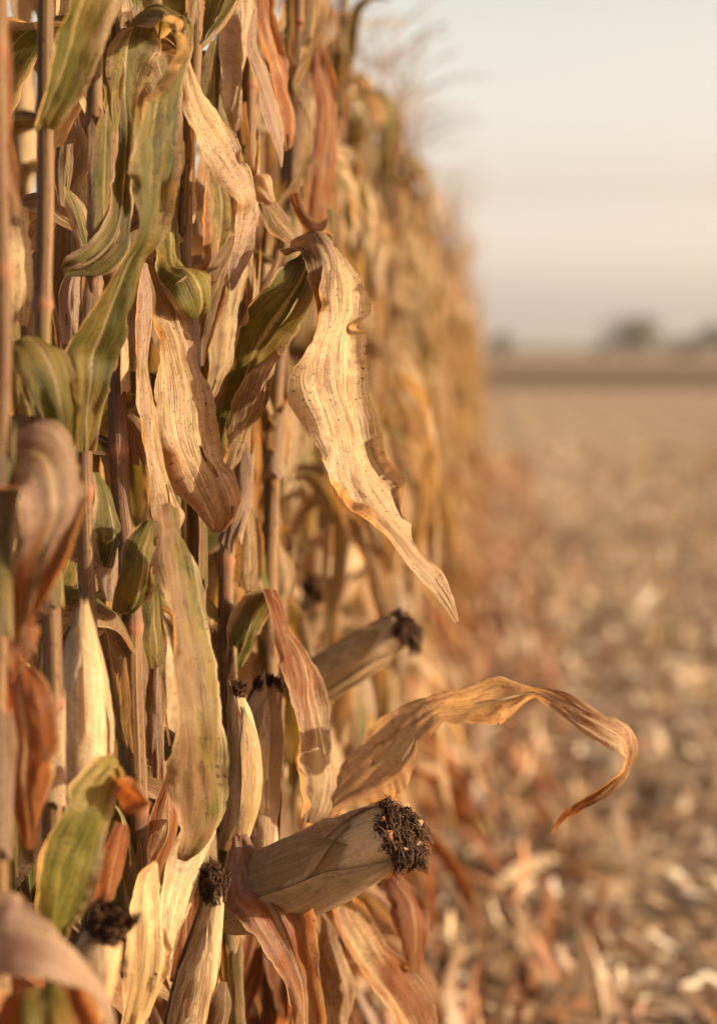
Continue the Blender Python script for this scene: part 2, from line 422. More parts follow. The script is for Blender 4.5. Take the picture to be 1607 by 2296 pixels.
def sheath(mb, pts, r0, r1, az, half, tone, seed, gape=0.25, nc=11):
    """the lower part of a leaf, rolled round its stalk; pts from the node upwards"""
    n = len(pts); rows, uvs, ds = [], [], []; v = 0
    for i, p in enumerate(pts):
        f = i/(n-1); r = (r0+(r1-r0)*f)*(1.10+gape*f*f); v += (p-pts[i-1]).length if i else 0; row = []
        for c in range(nc):
            q = -1+2*c/(nc-1); h = half*(1-0.25*f)*(1+0.12*mn.noise(Vector((v*30, q*2, seed*40)))); a = az+h*q
            rr = r*(1+0.30*gape*abs(q)**3*(0.5+mn.noise(Vector((v*25, q*3, seed*60)))))+0.0012*mn.noise(Vector((q*5, v*30, seed*20)))
            row.append(p+Vector((math.cos(a)*rr, math.sin(a)*rr, 0.05*mn.noise(Vector((q*3, f*0.5, seed*33)))*(f-0.35)-0.02*abs(q)*f)))
        rows.append(row); uvs.append([(c/(nc-1), v) for c in range(nc)]); ds.append([(*tone, seed)]*nc)
    mb.grid(rows, uvs, ds)

# ------------------------------------------------------------------ generated (not individually traced) leaves
def gen_leaf(mb, z, az, length, wmax, rn, bend=0.33, e0=None, green=0.0, rust=0.1, grey=0.0, nac=9, dens=34, origin=(0, 0), drop=None, azs=0.6):
    e0 = R(rn.uniform(58, 78)) if e0 is None else e0
    drop = R(rn.uniform(-88, -62)) if drop is None else drop
    n = 12; p = Vector((origin[0]+math.cos(az)*0.008, origin[1]+math.sin(az)*0.008, z)); tw = rn.uniform(-.25, .25); twr = rn.gauss(0, 3.0)
    azd = rn.gauss(0, azs); Ls, Rs = [], []
    for i in range(n+1):
        t = i/n
        k = 1/(1+math.exp(-(t-bend)*rn.uniform(11, 13)))
        e = e0+(drop-e0)*k+0.15*math.sin(t*7+tw*9)
        a = az+azd*t
        T = Vector((math.cos(a)*math.cos(e), math.sin(a)*math.cos(e), math.sin(e)))
        S = Vector((-math.sin(a), math.cos(a), 0))
        ang = tw+twr*max(0, t-bend*0.8)
        W = Matrix.Rotation(ang, 3, T) @ S
        w = wmax*min(1, 0.55+2.4*t)*(1-max(0, (t-0.35)/0.65)**1.7)+0.003
        w *= 1-0.25*rn.random()*t
        Ls.append(p-W*w/2); Rs.append(p+W*w/2)
        p = p+T*length/n
        if p.z < 0.02: p.z = 0.02
    strip(mb, Ls, Rs, green, rust, grey, cup=rn.uniform(0.08, 0.5), fold=rn.uniform(0, .16), ruffle=rn.uniform(.04, .14), freq=rn.uniform(6, 12),
          nacross=nac, dens=dens, seed=rn.random(), face=Vector((0, 0, 1)), crumple=0.004)

def rand_tone(z, rn):
    low = max(0, min(1, (1.15-z)/0.75))
    green = rn.choice([0, 0, .1, 0.3, 0.45]) if z > 0.7 else rn.choice([0, 0, 0, 0.15])
    rust = rn.choice([-.45, -.4, -.3, -.2, .05])+0.72*low; grey = rn.choice([-.1, 0, 0.1, 0.25])
    return green, rust, grey

def gen_plant(seed, loc, H=2.05, parts=True, zmin=0.12, zmax=None, nleaf=13, ears=1, lean=None, cheap=False, stalk=True, tassel=True, az_bias=None):
    """a dry corn plant standing at loc"""
    rn = random.Random(seed); loc = Vector(loc)
    root = empty('corn_plant', loc) if parts else None
    lean = lean if lean is not None else (rn.gauss(0, .045), rn.gauss(0, .045)); zmax = zmax or H*0.90
    ctr = lambda z: (lean[0]*z, lean[1]*z)
    coll = []
    if stalk:
        coll.append(('stalk', stalk_mesh([(lean[0]*z, lean[1]*z, z) for z in np.linspace(-0.03, H, 8)], 0.0125, 0.006, rn.random(), green=rn.choice([0, 0.5]),
                     dark=rn.uniform(0, .4), sides=7 if cheap else 12, res=0.05), M_STALK))
    a0 = rn.uniform(0, 3.14)
    for i in range(nleaf):
        z = zmin+(zmax-zmin)*i/(nleaf-1)+rn.uniform(-.03, .03)
        az = a0+math.pi*(i % 2)+rn.gauss(0, .45)
        if az_bias is not None and rn.random() < 0.25: az = az_bias+rn.gauss(0, .5)
        mid = 1-abs((z/H)-0.5)*0.9
        g, r, y = rand_tone(z, rn)
        mb = MB(); st = rn.random(); up = z/H
        if st < 0.76: kw = dict(bend=rn.uniform(.05, .16), e0=R(rn.uniform(50, 80)), drop=R(rn.uniform(-94, -80))); ln = rn.uniform(.30, .55); az += rn.gauss(0, .6)
        elif st < 0.86: kw = dict(bend=rn.uniform(.25, .4), e0=R(rn.uniform(68, 84)), drop=R(rn.uniform(-88, -65))); ln = rn.uniform(.30, .50)
        else: kw = dict(bend=rn.uniform(.6, .9), e0=R(rn.uniform(72, 86)), drop=R(rn.uniform(-40, 20))); ln = rn.uniform(.25, .42)
        if z < .75 and rn.random() < .6: az = rn.gauss(0, .7); kw = dict(bend=rn.uniform(.2, .45), e0=R(rn.uniform(25, 60)), drop=R(rn.uniform(-85, -50))); ln = rn.uniform(.32, .5)
        if up > .66: ln *= .62
        gen_leaf(mb, z, az, ln, rn.uniform(0.026, 0.052)*(0.65+0.4*mid), rn, green=g, rust=r, grey=y,
                 nac=7 if cheap else 11, dens=30 if cheap else 70, origin=ctr(z), **kw)
        if rn.random() < .8:
            hl = rn.uniform(.10, .16); sheath(mb, [Vector((*ctr(z-hl+hl*q/5), z-hl+hl*q/5)) for q in range(6)], .013, .0115, az, R(rn.uniform(95, 150)), (max(0, g-.1), r, y), rn.random(), rn.uniform(.1, .8), 7)
        coll.append(('leaf', mb, M_LEAF))
    if tassel: coll.append(('tassel', tassel_mesh((*ctr(H), H-0.02), 0.30, seed+5, 6), M_TASSEL))
    if parts:
        for nm, mb, m in coll: mb.build(nm, m, root)
        for k in range(ears):
            z = rn.uniform(0.75, 1.0); az = rn.uniform(1.2, 4.6); c = ctr(z)
            b = Vector((c[0]+math.cos(az)*0.02, c[1]+math.sin(az)*0.02, z)); e = R(rn.uniform(35, 75))
            add_ear(root, None, b, b+Vector((math.cos(az)*math.cos(e), math.sin(az)*math.cos(e), math.sin(e)))*rn.uniform(.17, .21), 0.026, seed+40+k, nhusk=5,
                    silk=110, silk_len=.05, silk_r=0.0009, cheap=True, tone=(0, 0.15, 0.15))
        return root
    allm = MB(); fm = []; mats = [M_STALK, M_LEAF, M_TASSEL, M_HUSK, M_SILK]
    for nm, mb, m in coll:
        allm.add(mb); fm += [mats.index(m)]*len(mb.f)
    for k in range(ears):
        z = rn.uniform(0.75, 1.0); az = rn.uniform(-1.2, 1.2); c = ctr(z); e = R(rn.uniform(35, 75))
        b = Vector((c[0]+math.cos(az)*0.02, c[1]+math.sin(az)*0.02, z))
        a_, h_, s_ = ear_parts(b, b+Vector((math.cos(az)*math.cos(e), math.sin(az)*math.cos(e), math.sin(e)))*.19, .026, seed+k, nhusk=3, silk=40, silk_r=.0015, cheap=True, tone=(0, .15, .15))
        for q, mi in ((a_, 3), (h_, 3), (s_, 4)): allm.add(q); fm += [mi]*len(q.f)
    return allm, mats, fm

# ------------------------------------------------------------------ the sharp plants: measured leaf by leaf
class Hero:
    def __init__(s, label, stalk, r=0.011, top=2.0, seed=1, green=0.0, dark=0.0, upper=5, lower=4, lower_rust=0.3, mid=7, tassel=True, step=.165, off=None):
        """stalk: (px, py, d) from the top down"""
        pts = [P(*q) for q in stalk]; lowp, hi = pts[-1], pts[0]
        base = Vector((lowp.x+(lowp.x-hi.x)*0.3, lowp.y, 0.0)); s.base = base
        topp = Vector((hi.x+(hi.x-lowp.x)*0.25, hi.y, top))
        s.root = tag(empty('corn_plant', base), label, 'corn plant', 'sharp corn plants at the front of the row')
        path = [base-Vector((0, 0, .03)), lowp.lerp(base, .5)]+pts[::-1]+[hi.lerp(topp, .5), topp]
        stalk_mesh(path, r*1.08, r*0.62, seed*0.137 % 1, green, dark, sides=20, step=step, off=off, res=.012).build('stalk', M_STALK, s.root, base)
        rn = random.Random(seed)
        for k in range(upper):       # leaves above the picture
            z = 1.72+0.25*k/max(1, upper-1); mb = MB(); g, ru, gy = rand_tone(z, rn)
            gen_leaf(mb, z, rn.uniform(1.0, 4.2), rn.uniform(.28, .36), .045, rn, bend=.75, green=g, rust=ru, grey=gy, origin=(topp.x, topp.y), drop=R(0))
            mb.build('leaf', M_LEAF, s.root, base)
        for k in range(lower):       # leaves below the picture
            z = 0.18+0.42*k/max(1, lower-1); mb = MB(); g, ru, gy = rand_tone(z, rn)
            gen_leaf(mb, z, rn.uniform(-1.2, 1.2)+math.pi*(k % 2), rn.uniform(.4, .55), .06, rn, green=g, rust=ru, grey=gy, origin=(base.x, base.y), dens=60)
            mb.build('leaf', M_LEAF, s.root, base)
        zz = [q for q in pts[::-1]]
        z = 0.55+rn.random()*.1
        while z < 1.7:               # dead leaf sheaths still rolled round the stalk
            hl = rn.uniform(.08, .15)
            if rn.random() < .62:
                def at(zv):
                    i = max(0, min(len(zz)-2, sum(1 for q in zz if q.z < zv)-1)); a_, b_ = zz[i], zz[i+1]
                    return a_.lerp(b_, (zv-a_.z)/(b_.z-a_.z))
                mb = MB(); sheath(mb, [at(z+hl*q/12) for q in range(13)], r*1.12, r*1.0, rn.uniform(-2.2, .6), R(rn.uniform(75, 160)), (rn.choice([0, 0, .35]), rn.choice([-.2, 0, .2]), rn.choice([0, .2, .35])), rn.random(), rn.uniform(.05, .6), 17)
                mb.build('leaf_sheath', M_LEAF, s.root, base)
            z += .165
        for k in range(mid):         # more dead leaves hanging on the stalk's far side
            f = k/max(1, mid-1); z = 0.62+1.12*f; i = max(0, min(len(zz)-2, sum(1 for q in zz if q.z < z)-1)); a_, b_ = zz[i], zz[i+1]; c = a_.lerp(b_, max(0, min(1.2, (z-a_.z)/(b_.z-a_.z))))
            mb = MB(); g, ru, gy = rand_tone(z, rn); g = rn.choice([0, .2, .35, .5]); az = rn.uniform(2.75, 3.6)
            gen_leaf(mb, z, az, rn.uniform(.3, .5), rn.uniform(.042, .062), rn, green=g, rust=ru, grey=gy, origin=(c.x, c.y), dens=140, nac=15, azs=.25, bend=rn.uniform(.05, .25), drop=R(rn.uniform(-92, -76)))
            sheath(mb, [zz[i]*0+Vector((c.x, c.y, z-.15*(1-q/9))) for q in range(10)], r*1.15, r, az, R(rn.uniform(80, 140)), (g*.7, ru, gy), rn.random(), rn.uniform(.1, .7), 15)
            mb.build('leaf', M_LEAF, s.root, base)
        if tassel: tassel_mesh(topp-Vector((0, 0, .02)), .3, seed+3).build('tassel', M_TASSEL, s.root, base)
    def leaf(s, d, *strips, name='leaf', mat=None, label=None, parent=None, **kw):
        """each strip: sections (xL, yL, xR, yR[, depth cm[, tilt cm]]); a dict in front of one overrides its settings"""
        mb = MB(); sd = random.random()
        for st in strips:
            k = dict(kw); k.setdefault('seed', sd)
            if isinstance(st[0], dict): k.update(st[0]); st = st[1:]
            Ls, Rs = [], []
            for q in st:
                dz = q[4]/100 if len(q) > 4 else 0; ti = ((q[5] if len(q) > 5 else 0)*1.15+.9)/200
                Ls.append(P(q[0], q[1], d+dz-ti)); Rs.append(P(q[2], q[3], d+dz+ti))
            k.setdefault('nacross', 21); k.setdefault('dens', 380); k.setdefault('maxn', 260)
            strip(mb, Ls, Rs, **k)
        o = mb.build(name, mat or M_LEAF, parent or s.root, s.base)
        if label: o['label'] = label
        return o
    def ear(s, base, tip, r, **kw):
        return add_ear(s.root, s.base, P(*base), P(*tip), r, **kw)

random.seed(77)
# A: cut by the picture's border, blurred
A = Hero('corn plant at the photo border holding the arched blurred orange leaf', [(0, 300, 1.8), (2, 900, 1.8), (-3, 1700, 1.8)], seed=3, r=.0078, upper=0, mid=0, dark=.15)
A.leaf(1.82, [(-60, 1240, -50, 1000, 3), (-20, 1170, 30, 962, 2, 2), (22, 1135, 85, 950, 0, 4), (34, 1130, 135, 968, -1, 5), (36, 1160, 176, 1060, -2, 3), (38, 1220, 190, 1120, -2, 1), (30, 1290, 165, 1225, -2, -1), (18, 1370, 110, 1320, -1, -1), (12, 1430, 88, 1380, 0, 0), (12, 1480, 96, 1425, 0, 1), (18, 1530, 60, 1480, 0)],
       rust=(-.15, .75), grey=(.5, 0), green=.08, cup=.16, ruffle=.05, label='arched orange leaf with a pale grey crest')
A.leaf(1.86, [(20, 1480, 50, 1478, 2), (12, 1560, 112, 1535, 0, -2), (14, 1640, 136, 1620, 0, -2), (16, 1740, 122, 1720, 1, -2), (30, 1830, 95, 1830, 2), (50, 1900, 75, 1900, 3)], rust=.75, cup=.3, green=.05)
A.leaf(1.70, [(-90, 2330, -60, 2090, 4), (-20, 2240, 10, 2034, 1, 3), (20, 2235, 60, 2035, 0, 5), (80, 2215, 110, 2085, -1, 4), (140, 2210, 165, 2170, -1, 3), (190, 2225, 205, 2225, 0, 2), (225, 2300, 245, 2290, 1, 1), (240, 2400, 260, 2380, 2)], grey=.6, rust=.05, cup=.3, ruffle=.03, label='pale grey blurred arching leaf')
A.leaf(1.74, [(-40, 2400, 240, 2420, 0), (-30, 2300, 225, 2310, 1), (0, 2235, 180, 2222, 3)], rust=.6, green=.35, cup=.15)
A.leaf(1.84, [(-30, 280, 10, 270), (-20, 370, 30, 350), (0, 440, 45, 430), (20, 490, 45, 485)], rust=.35, cup=.25)
A.leaf(1.84, [(-40, -40, 10, -60), (-20, 120, 22, 100), (-10, 230, 30, 220), (-5, 330, 22, 320)], rust=.5, cup=.25)

# B
B = Hero('corn plant whose bare lit stalk carries a broad striped green leaf on top', [(108, 0, 2.02), (105, 300, 2.02), (98, 760, 2.0), (112, 1280, 2.0), (120, 1900, 2.0)], seed=5, r=.0093, mid=0, green=.6, off=.02)
B.leaf(2.0, [(74, 292, 122, 288, 1), (72, 262, 142, 258, 0, 1), (98, 165, 188, 182, -1, 2), (118, 65, 226, 88, -2, 2), (132, 0, 262, 0, -3, 3), (150, -90, 300, -90, -3, 3), (200, -160, 310, -170, -1, 2), (240, -190, 300, -210, 2)], green=.52, rust=.05, cup=-.10, fold=-.12, ruffle=.02, label='broad green leaf with a yellow stripe')
B.leaf(1.98, [(122, 1012, 170, 1006, 2), (92, 930, 174, 930, 0, 1), (58, 860, 168, 868, -1, 2), (30, 805, 146, 805, -1, 2), (14, 768, 98, 768, 0, 1)], green=.66, rust=.05, cup=.2, fold=.10, ruffle=.015, label='dark green folded collar leaf')
B.leaf(2.06, [(6, 480, 60, 470, 2), (2, 560, 72, 560, 0, 2), (4, 640, 70, 650, 0, 2), (20, 720, 62, 730, 2)], green=.18, rust=.15, cup=.2)
B.leaf(2.05, [(0, 740, 40, 720, 0), (8, 830, 60, 830), (20, 930, 95, 930, 1)], green=.5, rust=.3, cup=.2)
B.leaf(1.97, [(250, 1682, 268, 1722, 2), (196, 1715, 271, 1745, 0, 0), (147, 1762, 262, 1768, -1, 2), (136, 1812, 246, 1832, -2, 3), (92, 1890, 222, 1905, -2, 4), (74, 1955, 194, 1970, -2, 4), (72, 2035, 160, 2058, -1, 3), (98, 2100, 134, 2128, 0, 1), (112, 2150, 128, 2160, 1)],
       [dict(green=.05, rust=.45, grey=0, fold=.2), (252, 1738, 272, 1752, 0), (275, 1738, 268, 1790, 0, 1), (312, 1748, 290, 1822, -1, 2), (334, 1790, 318, 1812, -1, 1), (341, 1800, 336, 1803, 0)],
       green=.60, rust=-.1, grey=.2, cup=.05, fold=0, ur=(0, .5), ruffle=.03, ragged=.08, label='grey green leaf with a white midrib')
B.leaf(2.0, [(258, 1840, 292, 1850, 0), (225, 1900, 278, 1910, 0, 1), (205, 1970, 262, 1985, 0, 1), (195, 2050, 240, 2060, 0)], rust=.6, cup=.2)
B.leaf(1.95, [(25, 1735, 45, 1735, 0), (22, 1790, 52, 1790), (40, 1870, 70, 1880), (60, 1940, 75, 1935)], rust=.25, cup=.3)
B.leaf(2.02, [(0, 1650, 20, 1640, 0), (-8, 1800, 36, 1790), (-5, 1950, 40, 1940), (5, 2060, 30, 2060)], green=.5, rust=.3, cup=.25)
B.ear((165, 2330, 1.92), (235, 2085, 1.90), .0215, seed=31, nhusk=6, silk=520, silk_len=.042, tone=(0, .05, .1), lip=.03, silk_r=.0009, label='pale ear with a frizzy brown silk cap', silk_dir=(.1, -.2, .25))

# C
C = Hero('corn plant bearing the long green leaf that loops over at the top', [(222, 0, 2.13), (214, 260, 2.13), (214, 500, 2.14), (188, 1010, 2.13), (196, 1340, 2.13), (205, 1900, 2.15)], seed=9, r=.0092, mid=0, dark=.25)
C.leaf(2.10, [(170, 1012, 210, 1010, 1), (160, 925, 224, 930, 0, 1), (148, 850, 250, 865, -1, 1), (139, 785, 268, 800, -1, 2), (178, 705, 288, 735, -2, 2), (250, 592, 316, 600, -3, 2), (296, 515, 338, 530, -4, 3), (294, 430, 356, 440, -4, 4), (289, 320, 378, 310, -4, 4), (292, 228, 397, 222, -4, 4), (312, 200, 408, 156, -4, 5), (343, 165, 416, 108, -3, 6), (364, 118, 412, 74, -1, 8), (362, 76, 390, 52, 2, 9)],
       [dict(fold=0, green=.55, cup=.10), (364, 118, 412, 74, -1, 8), (362, 76, 390, 52, 2, 9), (338, 54, 350, 50, 5, 9), (296, 66, 345, 74, 7, 7), (270, 108, 338, 112, 8, 6), (263, 170, 318, 165, 8, 4), (263, 230, 306, 225, 8, 1), (266, 300, 300, 305, 7, -1), (252, 390, 296, 410, 5, -2), (246, 470, 298, 500, 4, 0), (215, 530, 290, 560, 3, 1), (160, 575, 240, 610, 2, 1), (134, 598, 150, 622, 2, 0)],
       green=(.64, .56), rust=-.1, grey=.1, cup=.05, fold=-.10, ruffle=.03, freq=7, label='long green leaf looping over at its top')
C.leaf(2.2, [(168, 560, 186, 556), (132, 640, 184, 640), (130, 700, 182, 720), (140, 770, 178, 780)], grey=.5, rust=.1, cup=.35)
C.leaf(2.16, [(180, 205, 200, 225, -1), (172, 120, 215, 130), (190, 40, 262, 60, 0, 1), (210, -60, 275, -40)], green=.55, rust=.1, cup=.15)
C.leaf(2.17, [(240, 30, 270, 40), (225, 150, 268, 150, 0, 1), (228, 230, 268, 240), (245, 290, 262, 305)], green=.5, rust=.15, cup=.2)
C.leaf(2.17, [(205, 1060, 220, 1060), (208, 1130, 250, 1120, 0, 2), (212, 1200, 264, 1190, 0, 2), (222, 1270, 250, 1275)], green=.5, rust=.25, cup=.2)
C.leaf(2.18, [(140, 420, 150, 420), (150, 470, 190, 465), (170, 530, 205, 530), (190, 570, 200, 572)], green=.35, rust=.1, cup=.2)
C.leaf(2.2, [(128, 330, 165, 320), (122, 400, 160, 400), (130, 460, 150, 470)], green=.25, rust=.1, cup=.25)
C.ear((202, 1790, 2.06), (188, 1345, 2.05), .0235, seed=12, nhusk=6, silk=0, tone=(0, .08, .05), pr=[(0, .7), (.1, .9), (.35, 1.0), (.6, .85), (.85, .45), (1, .12)], lip=.0, spread=.1, label='slim pointed husk standing against the stalk')

# D
D = Hero('corn plant with a dark brown spotted stalk and a small green ear shoot', [(248, 600, 2.24), (262, 880, 2.23), (274, 1150, 2.22), (296, 1380, 2.2), (302, 1750, 2.2), (304, 2000, 2.2)], seed=14, r=.0105, dark=.5, off=.06)
D.leaf(2.17, [(318, 1172, 352, 1170, 2), (275, 1215, 345, 1232, 0, 2), (256, 1275, 332, 1290, -2, 3), (247, 1330, 316, 1338, -1, 3), (250, 1366, 290, 1368, 1)], green=.48, rust=.2, cup=.28, name='ear_shoot', label='small green pointed ear shoot')
D.leaf(2.19, [(250, 1195, 262, 1195, 0), (228, 1250, 264, 1255, 0, 1), (224, 1300, 256, 1310, 0, 1), (236, 1348, 256, 1350)], grey=.45, rust=.2, cup=.3)
D.leaf(2.25, [(330, 1290, 352, 1285), (316, 1370, 360, 1365, 0, 1), (318, 1440, 362, 1450, 0, 1), (330, 1510, 370, 1520)], green=.55, rust=.2, cup=.2)
D.leaf(2.13, [(346, 1135, 404, 1138, 1, 2), (352, 1165, 405, 1165, 0, 2), (360, 1205, 405, 1190, 0, 2), (356, 1270, 430, 1262, -1, 3), (357, 1360, 456, 1355, -2, 3), (366, 1450, 474, 1440, -2, 4), (374, 1540, 488, 1535, -2, 4), (380, 1640, 495, 1640, -2, 4), (388, 1740, 498, 1745, -1, 4), (392, 1840, 494, 1838, 0, 3), (394, 1895, 468, 1888, 0, 2), (398, 1925, 420, 1930, 1)],
       green=(.34, .28), rust=-.1, grey=.12, cup=.05, fold=.0, ur=(.0, .52), ruffle=.035, ragged=.08, crumple=.0035, label='long hanging straw and green leaf with a pale margin')
D.leaf(2.24, [(316, 585, 330, 596), (303, 690, 336, 690, 0, 1), (298, 800, 328, 800, 0, 1), (297, 870, 334, 865, -1, 2), (308, 950, 346, 970, -1, 2), (322, 1050, 364, 1040, -1, 2), (336, 1120, 392, 1130, -1, 2), (350, 1165, 406, 1158, -1, 2), (366, 1195, 400, 1180)], grey=(.45, .1), rust=.1, cup=.25, ruffle=.06)
D.leaf(2.28, [(285, 960, 300, 955), (284, 1010, 310, 1000), (292, 1040, 312, 1050)], rust=.3, cup=.4)
D.leaf(2.22, [(385, 1700, 400, 1690), (345, 1790, 395, 1760, 0, 1), (325, 1870, 392, 1850, 0, 2), (318, 1950, 360, 1960), (330, 2010, 345, 2010)], rust=.55, cup=.25)
D.leaf(2.25, [(330, 1500, 365, 1490), (325, 1600, 366, 1600), (328, 1740, 366, 1750)], rust=.35, grey=.2, cup=.4)
D.leaf(2.30, [(205, 1000, 232, 990), (214, 1100, 246, 1100), (225, 1180, 255, 1190)], rust=.45, cup=.2)

# E
E = Hero('corn plant with the pale streaked leaf hanging broad in front of a reddish stalk', [(438, 40, 2.36), (425, 330, 2.36), (412, 560, 2.36), (424, 760, 2.35), (440, 1200, 2.36), (440, 1900, 2.36)], seed=21, r=.0092, off=.04)
E.leaf(2.30, [(317, 588, 328, 596, 3), (326, 650, 362, 642, 1, 1), (336, 730, 405, 715, -1, 3), (342, 800, 436, 788, -2, 4), (346, 880, 458, 872, -3, 5), (350, 970, 470, 960, -3, 5), (366, 1035, 486, 1030, -2, 5), (396, 1085, 520, 1070, -1, 4), (430, 1135, 532, 1115, 0, 3), (455, 1172, 522, 1158, 1, 2), (474, 1194, 500, 1190, 2)],
       green=(0, .16), rust=(.0, .42), grey=(.3, 0), cup=.12, fold=.03, ruffle=.03, crumple=.004, label='broad pale streaked leaf turning orange at its tip')
E.leaf(2.36, [(265, -70, 460, -70, 0, 2), (266, 20, 446, 15, 0, 2), (290, 60, 436, 70, 0, 2), (370, 95, 426, 110, -1, 1), (404, 130, 418, 140, -1)], green=.42, rust=.05, grey=.3, cup=.06)
E.leaf(2.33, [(432, -30, 448, -30, 0), (420, 40, 440, 40), (410, 90, 422, 95), (404, 130, 410, 132)], rust=.0, cup=.2)
E.leaf(2.38, [(458, -70, 565, -60, 0, -1), (452, 20, 530, 15, 0, -1), (449, 80, 480, 70, 0, -1), (442, 112, 450, 108)], [dict(green=.1), (530, 0, 537, 2, -2), (490, 62, 505, 55, -2), (444, 104, 458, 106, -2), (440, 118, 446, 116, -1)], green=.6, rust=.1, cup=.1)
E.leaf(2.33, [(404, 60, 416, 50, 2), (398, 175, 424, 110, 1, 1), (412, 262, 448, 185, 0, 2), (446, 335, 490, 262, 0, 3), (488, 398, 528, 332, 0, 3), (532, 450, 556, 405, 0, 3), (524, 485, 566, 462, 1, 2), (516, 545, 556, 548, 1, 2), (504, 618, 534, 630, 1, 1), (512, 650, 520, 652, 1)],
       rust=(.36, 0), grey=(0, .5), green=.1, cup=.10, fold=.04, ruffle=.02, label='speckled ochre leaf slanting down to a grey torn tip')
E.leaf(2.33, [(352, 415, 362, 420, 3), (332, 500, 392, 505, 1, 2), (334, 565, 408, 575, 0, 2), (352, 625, 420, 600, -2, 2), (378, 655, 462, 612, -4, 2), (392, 690, 473, 640, -4, 2), (408, 708, 470, 680, -3, 1), (424, 712, 455, 708, -2)],
       [dict(green=0, grey=.2, rust=.1, cup=.25), (374, 664, 376, 668, -3), (386, 640, 392, 656, -5), (408, 618, 420, 632, -5), (434, 608, 438, 616, -4)], green=.60, rust=.15, cup=.18, ruffle=.03, label='dark green speckled leaf curled at the end')
E.leaf(2.42, [(404, 270, 416, 275), (374, 350, 436, 350, 0, 1), (366, 420, 432, 430, 0, 1), (384, 500, 426, 510), (400, 560, 415, 565)], green=.32, rust=.35, cup=.12)
E.leaf(2.43, [(470, 90, 492, 95), (448, 180, 490, 180, 0, 1), (455, 300, 486, 300), (466, 380, 480, 385)], green=.4, rust=.25, cup=.2)
E.leaf(2.42, [(460, 380, 500, 370), (448, 470, 528, 460, 0, 2), (446, 560, 520, 560, 0, 2), (440, 640, 500, 640, 0, 1), (435, 720, 460, 730)], green=.30, rust=.35, cup=.1)
E.leaf(2.40, [(512, 530, 545, 520), (462, 600, 520, 590, 0, 2), (440, 680, 500, 680), (432, 760, 470, 770), (440, 820, 455, 820)], green=.12, rust=.15, cup=.2)
E.leaf(2.46, [(500, 600, 560, 590), (478, 700, 540, 690, 0, 2), (465, 800, 520, 800, 0, 2), (455, 900, 490, 905)], green=.25, rust=.2, cup=.15)
E.leaf(2.47, [(440, 790, 470, 780), (440, 860, 485, 860), (455, 950, 480, 950)], green=.55, rust=.2, cup=.2)

# F
F = Hero('corn plant bearing the large ear that points out over the stubble', [(560, 200, 2.5), (552, 700, 2.5), (545, 1100, 2.5), (508, 1250, 2.48), (506, 1480, 2.46), (520, 1950, 2.46)], seed=28, r=.0095, off=.1)
F.leaf(2.36, [(494, 1052, 514, 1062, 4), (476, 1000, 520, 1030, 2, 1), (471, 935, 535, 960, 1, 2), (494, 862, 560, 890, 0, 2), (511, 775, 600, 810, -1, 3), (526, 700, 648, 755, -2, 4), (560, 652, 690, 706, -3, 4), (606, 612, 712, 655, -3, 3), (642, 588, 722, 590, -2, 2), (680, 560, 742, 548, 0, 2)],
       [dict(green=.05, rust=.0, fold=0, cup=.12), (488, 1036, 512, 1066, 0, 2), (502, 985, 536, 1010, -1, 3), (520, 925, 562, 950, -2, 3), (536, 868, 590, 890, -3, 3), (560, 818, 612, 815, -3, 3), (618, 790, 625, 786, -3, 2)],
       [dict(green=.0, rust=.08, grey=.2, cup=.2), (640, 586, 700, 540, 0, 2), (672, 572, 738, 528, -2, 2), (690, 606, 746, 556, -4, 2), (700, 650, 735, 640, -4, 2), (708, 700, 718, 705, -4, 1), (711, 724, 714, 726, -4)],
       [dict(green=(.12, -.1), rust=(.2, .14), grey=(-.05, .3), cup=.09, fold=.03, ruffle=.04, seed=.31), (722, 548, 756, 556, -1), (714, 630, 794, 628, -4, 4), (698, 710, 804, 690, -6, 5), (674, 780, 800, 750, -7, 5), (666, 840, 802, 835, -8, 5), (688, 905, 798, 885, -8, 5), (712, 965, 812, 955, -8, 5), (722, 1070, 846, 1040, -9, 5), (744, 1130, 886, 1106, -10, 5), (815, 1185, 918, 1176, -11, 4), (880, 1250, 946, 1236, -12, 3), (940, 1303, 984, 1286, -12, 2), (985, 1346, 1008, 1336, -12, 1), (1021, 1396, 1025, 1394, -12)],
       green=.52, rust=-.05, grey=.0, cup=.10, ruffle=.03, maxn=300, crumple=.0035, label='large folded leaf hanging out to a torn point')
F.leaf(2.38, [(688, 795, 700, 790, -2), (672, 830, 700, 830, -4, -3), (680, 890, 718, 900, -5, -3), (722, 950, 728, 965, -6)], rust=.1, cup=.2)
F.leaf(2.45, [(500, -60, 580, -60), (492, 60, 560, 50, 0, 2), (490, 150, 545, 150, -1, 2), (498, 235, 528, 235, -1, 2), (512, 275, 532, 270, 0, 1), (522, 292, 530, 290, 1)], rust=.1, grey=.25, cup=.25, crumple=.004)
F.leaf(2.43, [(566, 20, 574, 15), (546, 120, 572, 92, 0, 1), (574, 205, 594, 180, 0, 2), (598, 275, 620, 265, 0, 2), (614, 335, 630, 330, 0, 1), (626, 376, 630, 375)], rust=.15, grey=.5, cup=.2)
F.leaf(2.52, [(565, -60, 605, -60), (574, 60, 608, 60, 0, 1), (590, 130, 636, 150, 0, 2), (612, 220, 642, 215, 0, 2), (628, 290, 652, 280, 0, 2), (638, 342, 654, 325)], rust=.5, cup=.15, label='speckled orange leaf hanging beside grey strips')
F.leaf(2.52, [(535, 110, 560, 105), (528, 200, 572, 200, 0, 1), (530, 290, 570, 280), (545, 330, 560, 335)], rust=.4, green=.1, cup=.15)
F.leaf(2.5, [(560, 310, 580, 315), (530, 360, 572, 370, 0, 1), (520, 440, 560, 440), (505, 500, 530, 520)], green=.5, rust=.1, cup=.15)
